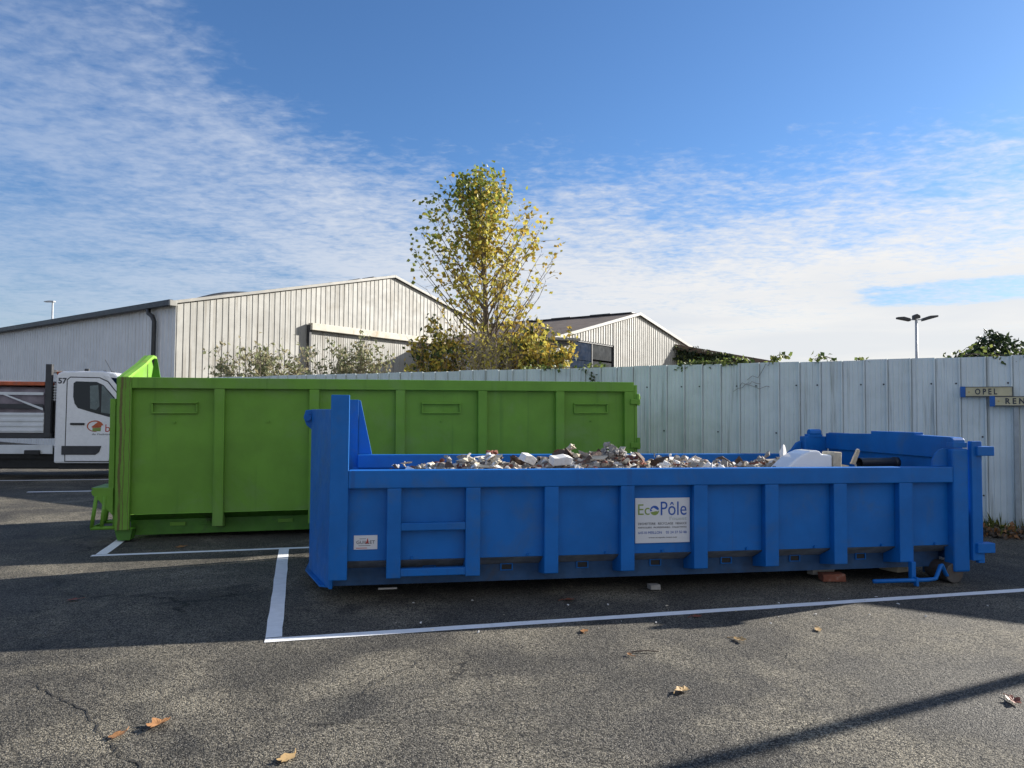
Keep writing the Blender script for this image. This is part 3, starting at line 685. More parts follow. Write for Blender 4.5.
MB().prism([(.20, .62), (.20, .845), (1.16, .845), (1.11, .69), (1.02, .62)], 1, -.03, -.0125).build('side_moulding', 'dark', dr, bevel=.006)
MB().prism([(1.30, 2.60), (1.53, 2.58), (1.70, 2.31), (1.70, 2.1)], 1, -.004, .004).build('windscreen', 'glass2', cb)
MB().prism([(1.56, 2.585), (2.02, 1.87), (2.035, 1.88), (1.575, 2.60)], 1, .12, 1.88).build('windscreen', 'glass2', cb)
MB().prism([(1.16, 2.66), (1.28, 2.66), (1.80, 2.02), (1.66, 2.02)], 1, -.03, .06).build('windscreen_pillar', 'whitepaint', cb, bevel=.012)
MB().box((1.72, -.2, 1.55), (1.86, -.03, 1.95)).build('door_mirror', 'black', dr, bevel=.03)
MB().tube([(.95, 1.0, 2.76), (.75, 1.0, 3.12)], .006, 5).box((.93, .97, 2.762), (1.0, 1.03, 2.80)).build('aerial', 'black', cb)
text(cb, '57', 'txtdark', .06, .27, 2.50, .15, -.002, bold=.035)
lg = MB(); ring = []
for k in range(26):
    a = R(20 + k * 10.5); ring.append((.99 + .20 * math.cos(a), 1.35 + .145 * math.sin(a)))
inner = [(.985 + .165 * (x - .99) / .2, 1.345 + .12 * (z - 1.35) / .145) for x, z in ring]
for k in range(25): lg.prism([ring[k], ring[k + 1], inner[k + 1], inner[k]], 1, -.016, -.0122)
lg.build('logo_ring', 'orange', dr)
MB().prism([(.90, 1.33), (1.06, 1.46), (1.20, 1.38), (1.14, 1.36), (1.14, 1.32), (.94, 1.30)], 1, -.017, -.0125).build('logo_roof', 'orange', dr)
MB().prism([(.93, 1.22), (.93, 1.295), (1.13, 1.315), (1.13, 1.22)], 1, -.017, -.0125).build('logo_house', 'txtgreen', dr)
text(dr, 'b', 'red', 1.24, 1.355, 1.30, .19, -.0125, .003)
text(dr, "de l'habitat", 'txtdark', .92, 1.36, 1.145, .045, -.0125, .003)
for ya in (.35, 1.5): MB().box((-3.7, ya, .50), (.1, ya + .15, .72)).build('chassis_beam', 'black', tr)
MB().box((-3.6, .55, .22), (-.1, 1.6, .62)).build('underbody_sun_block', 'black', tr, bevel=.03)  # added box that blocks the sun from shining under the truck
MB().box((.05, .2, .24), (1.35, 1.8, .41)).build('floor_pan_sun_block', 'black', tr)  # added with it to block the sun under the cab
MB().box((-3.7, .04, .635), (-.05, .09, .865)).build('side_guard', 'alu', tr, bevel=.01)
MB().box((-.69, -.04, .61), (-.32, .035, .735)).build('fuel_cap', 'black', tr, bevel=.02)
bd = MB().box((-3.7, -.02, 1.03), (-.06, 2.02, 1.155)).build('bed_frame', 'dark', tr, bevel=.01)
ds = MB().box((-3.7, -.03, 1.17), (-.24, .0, 1.68))
for z in (1.20, 1.33, 1.46, 1.60): ds.box((-3.7, -.05, z), (-.245, -.0305, z + .065))
ds.build('drop_side', 'alu', tr, bevel=.008)
MB().box((-3.7, 2.0, 1.17), (-.24, 2.03, 1.68)).build('drop_side', 'alu', tr)
MB().box((-.235, -.035, 1.06), (-.085, .06, 2.92)).box((-.20, 1.94, 1.06), (-.085, 2.02, 2.92)).box((-.18, .061, 1.16), (-.09, 1.939, 1.95)).box((-.18, .061, 2.70), (-.09, 1.939, 2.78)).build('headboard', 'dark', tr, bevel=.008)
MB().box((.33, 1.88, 2.76), (.40, 1.95, 2.87)).build('roof_lamp', 'black', tr)
MB().box((-.08, .2, 2.66), (.12, 1.8, 2.74)).build('roof_board', 'orange', tr, bevel=.01)
MB().prism([(-.07, 1.2), (-.07, 2.2), (-.01, 2.2), (-.01, 1.2)], 1, .1, .5).build('cab_guard', 'black', tr)
gr_ = MB().box((-.055, .072, 1.98), (-.04, .09, 2.44))
for k in range(6): gr_.box((-.075, .06, 2.0 + k * .07), (-.02, .10, 2.03 + k * .07))
gr_.build('cab_grille', 'alu', tr)
for xw in (1.80, -2.7):
    for yw in (.02, 1.72):
        wl = MB().tube([(xw, yw, .34), (xw, yw + .24, .34)], .34, 24).build('wheel', 'rubber', tr, bevel=.03)
        MB().tube([(xw, yw - .012, .34), (xw, yw + .02, .34)], .2, 18).build('rim', 'greymetal', wl)
nl = thing('netted_load', 'mauve grey netted load with white straps and orange top on the flatbed', 'load', (-11.63, 18.5, 0), (0, 0, R(6)))
b = MB(); N = 30; vs = []; fs = []
for i in range(N + 1):
    for j in range(13):
        a = j / 12; x = -3.6 + 3.32 * i / N
        if a < .4: yy, zz = .02, 1.16 + a / .4 * 1.18
        elif a < .6: yy, zz = .02 + (a - .4) / .2 * 1.94, 2.34
        else: yy, zz = 1.96, 2.34 - (a - .6) / .4 * 1.18
        k = mnoise.noise(Vector((x * 2.3, a * 9, 3))) * .035
        vs.append((x, yy + (k + .0 if a < .4 else 0) + .02, zz + k))
fs = [(i * 13 + j, (i + 1) * 13 + j, (i + 1) * 13 + j + 1, i * 13 + j + 1) for i in range(N) for j in range(12)]
b.add(vs, fs); b.build('net_cover', 'net', nl, smooth=True)
b = MB(); b.box((-3.6, .03, 2.37), (-.27, 1.9, 2.47)); b.build('orange_panel', 'orange', nl, bevel=.02)
b = MB(); b.box((-3.58, .2, 2.475), (-.3, 1.8, 2.50)); b.build('top_sheet', 'alu', nl)
b = MB(); b.box((-3.6, -.035, 2.13), (-.27, -.02, 2.20)); b.prism([(-1.25, 2.14), (-1.16, 2.14), (-.27, 1.80), (-.27, 1.74)], 1, -.036, -.022); b.build('strap', 'alu', nl)
b = MB(); b.box((-3.6, -.03, 1.78), (-.27, -.015, 1.90)); b.build('dark_strap', 'dark', nl)


# ------------------------------------------------------------------ lamps
def lamp(label, loc, h, r, heads, rz=0., hd='dark'):
    t = thing('street_lamp', label, 'street lamp', loc, (0, 0, rz))
    MB().tube([(0, 0, 0), (0, 0, h * .5), (0, 0, h)], [r, r * .8, r * .6], 10).build('pole', 'greymetal', t, smooth=True)
    for x0, x1, dz0, dz1, th in heads:
        hb = MB(); s = 1 if x1 > x0 else -1
        hb.prism([(x0, h + dz0 - th), (x0, h + dz0 + th * .5), ((x0 + x1) / 2, h + (dz0 + dz1) / 2 + th), (x1, h + dz1 + th * .4), (x1, h + dz1 - th * .5)], 1, -.2, .2)
        hb.build('lamp_head', hd, t, bevel=.03)
        if abs(x0) > .3: MB().tube([(0, 0, h - .02), (x0, 0, h + dz0 - .02)], .045, 6).build('arm', 'greymetal', t)
    return t


lamp('twin-headed street lamp with grey pole rising behind the fence', (33.5, 60, 0), 9.78, .16, [(-.55, -1.6, .0, .12, .16), (.5, 1.75, .02, .30, .16), (-.26, .26, .22, .22, .24)])
lamp('thin grey street lamp with one head far behind the warehouse', (-50.9, 80, 0), 13.7, .16, [(.2, -.9, .05, .0, .1)], hd='greymetal')
lamp('tall grey lamp post beside the fence, only its long shadow seen', (10.75, 8.54, 0), 8.2, .088, [(.3, 1.3, 0, .1, .1)])


# ------------------------------------------------------------------ vegetation
def in_ell(c, rx, ry, rz, rnd, shell=.0):
    while True:
        p = Vector((rnd.uniform(-1, 1), rnd.uniform(-1, 1), rnd.uniform(-1, 1)))
        if shell < p.length <= 1: return Vector((c[0] + p.x * rx, c[1] + p.y * ry, c[2] + p.z * rz))


def poplar():
    rnd = random.Random(11)
    t = thing('poplar_tree', 'slender young poplar with yellow and green leaves behind the fence', 'tree', (-.66, 22, 0))
    tr_ = MB(); top = Vector((-.42, 0, 9.15))
    def tp(z):
        k = z / 9.2; return Vector((-.42 * k ** 1.5 + .03 * math.sin(z * 1.7), .05 * math.sin(z * 1.1), z))
    tr_.tube([tp(z) for z in (0, 1, 2, 3, 4, 5, 6, 7, 8, 9.1)], [.13, .115, .10, .09, .078, .064, .05, .036, .022, .008], 8)
    tr_.tube([(.16, -.1, 0), (.15, -.1, 2), (.12, -.12, 3.4), (.22, -.15, 5.0)], [.07, .06, .045, .02], 6)
    tr_.build('trunk', 'bark', t, smooth=True)
    lb = MB(); cr = MB()
    # half widths of the silhouette to the left and right of the leader at heights
    ZS = [4.3, 5.0, 5.6, 6.1, 6.7, 7.3, 7.9, 8.4, 8.9, 9.4]; LX = [1.0, 1.35, 1.75, 1.95, 2.0, 1.72, 1.35, 1.05, .62, .22]; RX = [.95, 1.45, 1.75, 1.9, 1.95, 1.75, 1.25, .95, .55, .2]
    def lim(z, arr):
        for i in range(len(ZS) - 1):
            if ZS[i] <= z <= ZS[i + 1]:
                f = (z - ZS[i]) / (ZS[i + 1] - ZS[i]); return arr[i] * (1 - f) + arr[i + 1] * f
        return .2
    def leaf(p, n, z):
        for _ in range(n):
            q = p + Vector((rnd.gauss(0, .09), rnd.gauss(0, .09), rnd.gauss(0, .10)))
            g = (q.z - 6.1) / 3.4 + rnd.gauss(0, .33) - .25 * (q.x + .3)
            mi = 0 if g > .62 else (1 if rnd.random() < .68 else 2)
            cr.leafquad(q, rnd.uniform(.10, .165), mi, rnd, asp=1.0)
    nb = 80
    for i in range(nb):
        zt = 4.9 + 4.15 * ((i + rnd.random()) / nb) ** .85
        ang = i * 2.39996 + rnd.uniform(-.3, .3); rr = rnd.uniform(.80, 1.08) if i % 4 else rnd.uniform(.3, .7)
        ex = math.cos(ang) * rr; ey = math.sin(ang) * rr
        ctr = tp(min(zt, 9))
        end = Vector((ctr.x + ex * 1.12 * (lim(zt, RX) if ex > 0 else lim(zt, LX)), ctr.y + ey * lim(zt, LX) * .95, zt))
        hd = (end - ctr).length
        zs = max(2.9, zt - .55 - hd * rnd.uniform(.85, 1.25)); st = tp(zs)
        pts = [st]
        for k in range(1, 7):
            f = k / 6; q = st.lerp(end, f); q.z -= .26 * hd * f * (1 - f); q += Vector((rnd.gauss(0, .03), rnd.gauss(0, .03), 0)); pts.append(q)
        r0 = .012 + .008 * hd
        lb.tube(pts, [r0 * (1 - .85 * k / 6) for k in range(7)], 5)
        f0 = .30 if zt > 6.3 else .45
        for k in range(22):
            f = f0 + (1.08 - f0) * k / 21; j = min(5, int(f * 6)); q = pts[j].lerp(pts[j + 1], min(1.1, f * 6 - j))
            tw = q + Vector((rnd.gauss(0, .19), rnd.gauss(0, .19), abs(rnd.gauss(.02, .17))))
            dz_ = (lim(min(max(tw.z, 4.3), 9.4), LX))
            if k % 2 == 0: lb.tube([q, tw], [.006, .003], 4, caps=False)
            if rnd.random() < (.62 if zt < 6.0 else .30 if zt < 6.7 else 0): continue
            leaf(tw, rnd.choice((2, 3) if zt > 6.6 else (1, 2, 3)), tw.z)
    for k in range(360):
        z = rnd.uniform(6.0, 9.25); leaf(tp(z) + Vector((rnd.gauss(0, .26), rnd.gauss(0, .26), rnd.gauss(0, .1))) * min(1, (9.6 - z)), 1, z)
    for k in range(16):                                      # bare whippy lower shoots
        a = rnd.uniform(0, 6.28); z0 = rnd.uniform(2.6, 4.2); L = rnd.uniform(1.2, 2.1); s = tp(z0)
        e = s + Vector((math.cos(a) * L * .62, math.sin(a) * L * .5, L * rnd.uniform(.85, 1.2))); m_ = s.lerp(e, .5) + Vector((math.cos(a) * .12, 0, -.18))
        lb.tube([s, m_, e], [.014, .009, .004], 4, caps=False)
        for _ in range(10): leaf(m_.lerp(e, rnd.random()), 1, 4)
    lb.build('limbs', 'bark', t); cr.build('crown', ['pop_g', 'pop_y', 'pop_o'], t)


poplar()


def bush(name, label, cat, loc, h, rx, ry, stems, twigs, leaves, lsize, mats, weights, stem='twig', seed=1, z0=.15, dens_top=.0, group=None, sz=.05):
    rnd = random.Random(seed); t = thing(name, label, cat, loc, group=group)
    sb = MB(); cb_ = MB(); tips = []
    for i in range(stems):
        a = rnd.uniform(0, 6.283); rr = rnd.random() ** .6; hh = h * rnd.uniform(.78, 1.0) * (1 - .16 * rr)
        s = Vector((math.cos(a) * rx * .28 * rr, math.sin(a) * ry * .28 * rr, 0)); e = Vector((math.cos(a) * rx * rr, math.sin(a) * ry * rr, hh))
        m_ = s.lerp(e, .55) + Vector((-math.cos(a) * rx * .10, 0, hh * .08))
        sb.tube([s, m_, e], [sz * .5, sz * .3, sz * .1], 5, caps=False)
        for k in range(twigs):
            f = rnd.uniform(z0, 1.); p = s.lerp(m_, f * 2) if f < .5 else m_.lerp(e, f * 2 - 1)
            q = p + Vector((rnd.gauss(0, rx * .13), rnd.gauss(0, ry * .13), rnd.uniform(.05, .30) * h * .4))
            sb.tube([p, q], [sz * .11, sz * .06], 4, caps=False); tips.append((p, q))
    for k in range(leaves):
        p, q = rnd.choice(tips); f = rnd.uniform(.2, 1.05); c = p.lerp(q, f) + Vector((rnd.gauss(0, .05), rnd.gauss(0, .05), rnd.gauss(0, .05)))
        mi = rnd.choices(range(len(mats)), weights)[0]; cb_.leafquad(c, lsize * rnd.uniform(.7, 1.3), mi, rnd, asp=.6)
    sb.build('stems', stem, t); cb_.build('crown', mats, t)
    return t


bush('wild_shrub', 'sparse pale shrub against the gable, left of the sliding door', 'shrub', (-7.75, 22.6, 0), 4.35, 1.75, 1.0, 34, 14, 1500, .15, ['shr_a', 'shr_b'], (.6, .4), seed=3, z0=.5, group='pale shrubs behind the fence')
bush('wild_shrub', 'sparse pale shrub in front of the sliding door', 'shrub', (-4.95, 21.9, 0), 4.2, 1.5, 1.0, 36, 14, 1600, .14, ['shr_a', 'shr_b'], (.62, .38), seed=5, z0=.5, group='pale shrubs behind the fence')
bush('wild_shrub', 'short leafy sprig shrub at the left end of the fence', 'shrub', (-9.1, 22.6, 0), 3.6, .6, .5, 8, 8, 150, .15, ['shr_a', 'shr_b'], (.6, .4), seed=8, z0=.6, group='pale shrubs behind the fence')
bush('yellow_bush', 'yellow autumn bush left of the poplar trunk', 'bush', (-2.15, 21.2, 0), 4.55, 1.1, .9, 34, 18, 2300, .15, ['pop_y', 'pop_o', 'ivy'], (.40, .3, .30), stem='bark', seed=9, z0=.5, group='autumn bushes under the poplar')
bush('yellow_bush', 'yellow autumn bush right of the poplar trunk', 'bush', (.72, 21.0, 0), 4.65, 1.12, .9, 40, 18, 2900, .15, ['pop_y', 'pop_o', 'ivy'], (.5, .32, .18), stem='bark', seed=10, z0=.5, group='autumn bushes under the poplar')
bush('yellow_bush', 'twiggy thin bush around the poplar trunk', 'bush', (-.6, 20.9, 0), 4.5, 1.2, .7, 50, 18, 1700, .12, ['pop_y', 'shr_b'], (.6, .4), seed=12, z0=.5, group='autumn bushes under the poplar')


def clump_tree(name, label, loc, trunk_h, lobes, n, lsize, mats, weights, seed, cat='tree'):
    rnd = random.Random(seed); t = thing(name, label, cat, loc); b = MB()
    b.tube([(0, 0, 0), (.05, 0, trunk_h * .5), (0, 0, trunk_h)], [.28, .2, .08], 8); b.build('trunk', 'bark', t, smooth=True)
    c = MB()
    for k in range(n):
        L = rnd.choices(lobes, [l[3] * l[5] for l in lobes])[0]; p = in_ell(L[:3], L[3], L[4], L[5], rnd, .55)
        c.leafquad(p, lsize * rnd.uniform(.6, 1.4), rnd.choices(range(len(mats)), weights)[0], rnd, asp=.5)
    c.build('crown', mats, t)


clump_tree('evergreen_tree', 'dark round evergreen tree rising above the fence at the right', (26.6, 40, 0), 5.2,
           [(-.9, 0, 4.5, 1.5, 1.4, 1.1), (.5, 0, 4.9, 1.6, 1.5, 1.35), (.0, .2, 5.8, .8, .8, .75), (1.5, 0, 4.3, 1.2, 1.2, 1.0), (-.1, 0, 3.2, 2.3, 1.8, 1.6)], 4200, .30, ['dark_leaf', 'ivy'], (.85, .15), 4)


def sprig(label, s, z, length, n, mats, seed, spread=.12, name='climbing_vine', down=0., y=.06):
    """vine shoot hanging over the fence top; s along the fence"""
    rnd = random.Random(seed); p = Vector((7.6, 11.05, 0)) + FD * s
    t = thing(name, label, 'vine', (p.x, p.y, 0), (0, 0, math.atan2(FD.y, FD.x)), group='vines growing over the fence top')
    b = MB(); c = MB(); x, zz = -length / 2, z; pts = []
    for k in range(8):
        pts.append(Vector((x, y + rnd.uniform(-.03, .05), zz))); x += length / 7; zz += rnd.uniform(-.035, .03) - down
    b.tube([(pts[0].x - .05, y + .1, z - .7)] + pts, .008, 4)
    b.build('stem', 'bark', t)
    for k in range(n):
        q = rnd.choice(pts) + Vector((rnd.gauss(0, spread), rnd.gauss(0, .06), rnd.gauss(0, spread * .55)))
        c.leafquad(q, rnd.uniform(.05, .11), rnd.randrange(len(mats)), rnd)
    c.build('leaves', mats, t)


sprig('small vine tuft on the fence top left of the lamp post', -2.62, 2.75, .26, 30, ['vine', 'ivy'], 21, .05)
sprig('thin vine wisp on the fence top just left of the twin lamp', -2.05, 2.70, .18, 18, ['vine'], 22, .05)
sprig('long green vine spreading along the fence top below the evergreen', .15, 2.72, 1.7, 190, ['vine', 'ivy'], 23, .10)
sprig('green vine tuft on the fence top at the end of the brown roof', -3.42, 2.70, .30, 46, ['vine', 'weed'], 24, .05)
sprig('bushy green vine on the fence top under the brown roof', -4.5, 2.70, 1.2, 240, ['vine', 'ivy'], 25, .07)
sprig('dark vine sprig poking through the fence above the green skip', -6.87, 2.60, .14, 22, ['ivy'], 26, .05, down=.04, y=-.06)
sprig('low green creeper on the fence top below the shed window', -7.6, 2.71, 1.6, 130, ['ivy', 'vine'], 27, .06)

rnd = random.Random(31)                                      # ivy lying on the brown roof
iv = thing('roof_ivy', 'dark ivy mass spread over the brown roof beside the shed', 'ivy', (9.4, 45.5, 0), (0, 0, R(-3)))
c = MB()
for k in range(1500):
    x = rnd.uniform(-.3, 4.6); zt = 6.42 - .171 * (x + .2) + .02
    c.leafquad((x, rnd.uniform(.3, 1.2), zt - .06 - rnd.random() ** .7 * (1.25 - .22 * x) + rnd.gauss(0, .04)), rnd.uniform(.12, .22), 0 if rnd.random() < .8 else 1, rnd)
c.build('leaves', ['dark_leaf', 'vine'], iv)
MB().tube([(1.0, .8, .0), (1.2, .85, 3.2), (1.7, .9, 5.4)], .05, 6).build('stem', 'bark', iv)


# ------------------------------------------------------------------ verge at the fence foot
b = MB(); vs = []; fs = []; n = 60
for i in range(n + 1):
    s = -8 + 17 * i / n
    for j, (o, z) in enumerate(((.25, .05), (-.05, .07), (-.30, .05), (-.55 - .12 * mnoise.noise(Vector((s * 1.5, 0, 0))), .006))):
        p = Vector((7.6, 11.05, 0)) + FD * s + Vector((.502, .865, 0)) * o; vs.append((p.x, p.y, z + .02 * mnoise.noise(Vector((s * 4, j, 1)))))
fs = [(i * 4 + j, i * 4 + j + 1, (i + 1) * 4 + j + 1, (i + 1) * 4 + j) for i in range(n) for j in range(3)]
b.add(vs, fs); tag(b.build('soil_verge', 'soil', smooth=True), kind='structure')
rnd = random.Random(41); b = MB()
for k in range(5200):
    s = rnd.uniform(-3.5, 8.5); o = rnd.gauss(-.14, .17); p = Vector((7.6, 11.05, .04)) + FD * s + Vector((.502, .865, 0)) * o
    h = rnd.uniform(.06, .26) * (1.1 - min(.6, abs(o) * 2)) * (1 + .8 * mnoise.noise(Vector((s * 2., 0, 5))))
    d = Vector((rnd.gauss(0, .5), rnd.gauss(0, .5), 1)).normalized(); q = Vector((rnd.gauss(0, 1), rnd.gauss(0, 1), 0)).normalized() * rnd.uniform(.006, .02)
    b.add([p - q, p + q, p + d * h * .6 + q * .8, p + d * h, p + d * h * .6 - q * .8], [(0, 1, 2, 3, 4)])
tag(b.build('weeds', 'weed'), 'green and yellow weeds at the foot of the fence', 'weeds', kind='stuff')
b = MB()
for k in range(1300):
    s = rnd.gauss(.1, .75); o = rnd.gauss(-.42, .13); p = Vector((7.6, 11.05, .02 + abs(rnd.gauss(0, .05)))) + FD * s + Vector((.502, .865, 0)) * o
    b.leafquad(p, rnd.uniform(.04, .10), rnd.choice((0, 1, 1)), rnd)
tag(b.build('leaf_litter', ['leafdry', 'bark']), 'heap of dead brown leaves against the fence foot', 'leaf litter', kind='stuff')


# ------------------------------------------------------------------ fallen leaves and crumbs on the asphalt
def leaf_mesh(length, m, seed, curl=.3):
    rnd = random.Random(seed); n = 22; rim = []
    for k in range(n):
        a = 2 * math.pi * k / n; lob = .62 + .38 * abs(math.cos(2.5 * a)) ** .7
        r = length / 2 * lob * rnd.uniform(.82, 1.1); rim.append((r * math.cos(a), r * .62 * math.sin(a)))
    def z(x, y): return .006 + curl * ((y / length * 1.4) ** 2 * 1.3 + (x / length) ** 2 * .5) * length + rnd.uniform(0, .05) * length * curl * 2
    vs = [(0, 0, .006)] + [(x * .5, y * .5, z(x * .5, y * .5)) for x, y in rim] + [(x, y, z(x, y)) for x, y in rim]
    fs = [(0, 1 + k, 1 + (k + 1) % n) for k in range(n)] + [(1 + k, 1 + n + k, 1 + n + (k + 1) % n, 1 + (k + 1) % n) for k in range(n)]
    b = MB(); b.add(vs, fs); b.tube([(length * .45, 0, .012), (length * .6, .01, .008), (length * .78, .03, .006)], .0025, 4)
    return b


LV = [(-1.956, 4.117, .20, .5, 'leafdry', 'crumpled copper leaf in the left foreground, the larger of two'), (-2.109, 3.989, .13, .2, 'leafdry', 'small flat brown leaf beside the crumpled copper leaf'),
      (-1.123, 3.745, .16, .1, 'leafpale', 'light tan leaf at the bottom edge, left of centre'), (1.094, 4.685, .15, .45, 'leafpale', 'curled tan leaf in the sunny middle foreground'),
      (3.107, 4.549, .16, .5, 'leafred', 'red-brown leaf beyond the long pole shadow at the right edge'), (.87, 5.37, .07, .3, 'leafdry', 'tiny brown leaf beside a thin twig'),
      (-4.031, 6.771, .14, .2, 'leafred', 'dark red leaf in the shade at the far left'), (.60, 5.93, .13, .15, 'leafdry', 'brown leaf just in front of the white line'),
      (1.792, 5.735, .17, .3, 'leafpale', 'yellowish leaf on the sunny asphalt below the sign'), (.55, 6.91, .15, .2, 'leafred', 'red leaf in the shade between blue skip and white line'),
      (1.62, 6.38, .12, .2, 'leafred', 'red leaf lying on the white line'), (2.52, 6.02, .12, .15, 'leafpale', 'flat tan leaf beyond the yellowish leaf'),
      (-4.236, 9.40, .18, .3, 'leafdry', 'brown leaf in front of the green skip')]
for i, (x, y, L, cu, m, lab) in enumerate(LV):
    o = leaf_mesh(L * .82, m, 50 + i, cu).build('fallen_leaf', m); o.location = (x, y, .006); o.rotation_euler = (random.uniform(-.1, .1), random.uniform(-.1, .1), random.uniform(0, 6)); tag(o, lab, 'leaf', 'fallen leaves on the asphalt')
o = MB().tube([(.0, 0, .01), (.1, .012, .016), (.2, .005, .012)], [.006, .005, .003], 5).build('twig', 'bark'); o.location = (.90, 5.43, 0); tag(o, 'thin dark twig on the sunny asphalt near a tiny leaf', 'twig')


def chunk(rnd, sx, sy, sz, n=12, flat=False):
    bm = bmesh.new()
    for k in range(n):
        p = Vector((rnd.gauss(0, 1), rnd.gauss(0, 1), rnd.gauss(0, 1))).normalized()
        if flat: p = Vector((p.x, p.y, 1 if k % 2 else -1)); p.x *= 1.1
        f = rnd.uniform(.75, 1.1); bm.verts.new((p.x * sx * f, p.y * sy * f, p.z * sz * (1 if flat else f)))
    bmesh.ops.convex_hull(bm, input=bm.verts)
    loose = [v for v in bm.verts if not v.link_faces]; bmesh.ops.delete(bm, geom=loose, context='VERTS')
    b = MB(); b.add([v.co.copy() for v in bm.verts], [tuple(v.index for v in f.verts) for f in bm.faces]) if not bm.verts.index_update() else None
    bm.free(); return b


rnd = random.Random(61)
for k in range(32):                                          # white crumbs of plaster around the blue skip
    lx = rnd.uniform(.3, 7.2); ly = rnd.gauss(-.55, .3) if k < 36 else rnd.gauss(-.2, .1)
    if lx > 5.2 and rnd.random() < .5: ly = rnd.uniform(-.95, -.1)
    p = SKIP @ Vector((lx, ly, 0)); s = rnd.uniform(.005, .015)
    o = chunk(rnd, s * 1.5, s, s * .6, 9).build('plaster_crumb', rnd.choice(('plaster', 'plaster', 'cream'))); o.location = (p.x, p.y, s * .4 + .004); o.rotation_euler.z = rnd.uniform(0, 6)
    tag(o, 'small pale crumb of plaster on the asphalt in front of the blue skip', 'debris', 'plaster crumbs on the asphalt')
for (x, y, z, sx, sy, sz, rz, m, lab) in ((3.42, 7.80, .045, .125, .06, .04, .1, 'brick', 'red brick lying on the asphalt under the blue skip'), (3.35, 7.93, .075, .14, .05, .028, .3, 'concrete', 'grey slab piece leaning on the red brick under the skip'),
                                      (1.437, 7.36, .03, .055, .04, .025, .3, 'concrete', 'grey rubble lump on the asphalt below the sign'), (-1.22, 7.28, .012, .09, .015, .008, .2, 'plaster', 'thin white strip lying below the ladder of the blue skip'),
                                      (4.40, 8.35, .09, .16, .12, .08, .5, 'cream', 'cream rubble block behind the locking lever')):
    b = MB().box((-sx, -sy, -sz), (sx, sy, sz)); b.v = [(a + rnd.gauss(0, sx * .04), c + rnd.gauss(0, sy * .08), d + rnd.gauss(0, sz * .08)) for a, c, d in b.v]
    o = b.build('rubble_piece', m, bevel=min(sx, sy, sz) * .15); o.location = (x, y, z + .004); o.rotation_euler.z = rz; tag(o, lab, 'debris')


# ------------------------------------------------------------------ rubble heap in the blue skip
PR = [(.3, 1.05), (.71, 1.15), (1.1, 1.20), (1.65, 1.25), (2.0, 1.22), (2.46, 1.28), (2.93, 1.30), (3.06, 1.31), (3.42, 1.23), (4.16, 1.21), (4.54, 1.19), (5.06, 1.22), (5.45, 1.20), (5.85, 1.17), (6.3, 1.10), (6.6, 1.0)]


def heap(lx, ly):
    for i in range(len(PR) - 1):
        if PR[i][0] <= lx <= PR[i + 1][0]:
            f = (lx - PR[i][0]) / (PR[i + 1][0] - PR[i][0]); h = PR[i][1] * (1 - f) + PR[i + 1][1] * f; break
    else: h = 1.0
    return h - .13 * ((ly - 1.3) / 1.2) ** 2 * 2


b = MB(); nx, ny = 300, 100; vs = []
for i in range(nx + 1):
    for j in range(ny + 1):
        lx = .05 + 6.5 * i / nx; ly = .10 + 2.4 * j / ny
        z = heap(lx, ly) - .05 + .06 * mnoise.noise(Vector((lx * 5, ly * 5, 0))) + .045 * mnoise.noise(Vector((lx * 13, ly * 13, 4))) + .035 * mnoise.cell(Vector((lx * 17, ly * 17, 2)))
        vs.append((lx, ly, z))
fs = [(i * (ny + 1) + j, (i + 1) * (ny + 1) + j, (i + 1) * (ny + 1) + j + 1, i * (ny + 1) + j + 1) for i in range(nx) for j in range(ny)]
b.add(vs, fs); o = b.build('rubble', 'rubble'); o.matrix_world = SKIP; tag(o, 'fine mixed building rubble filling the blue skip', 'rubble', kind='stuff')

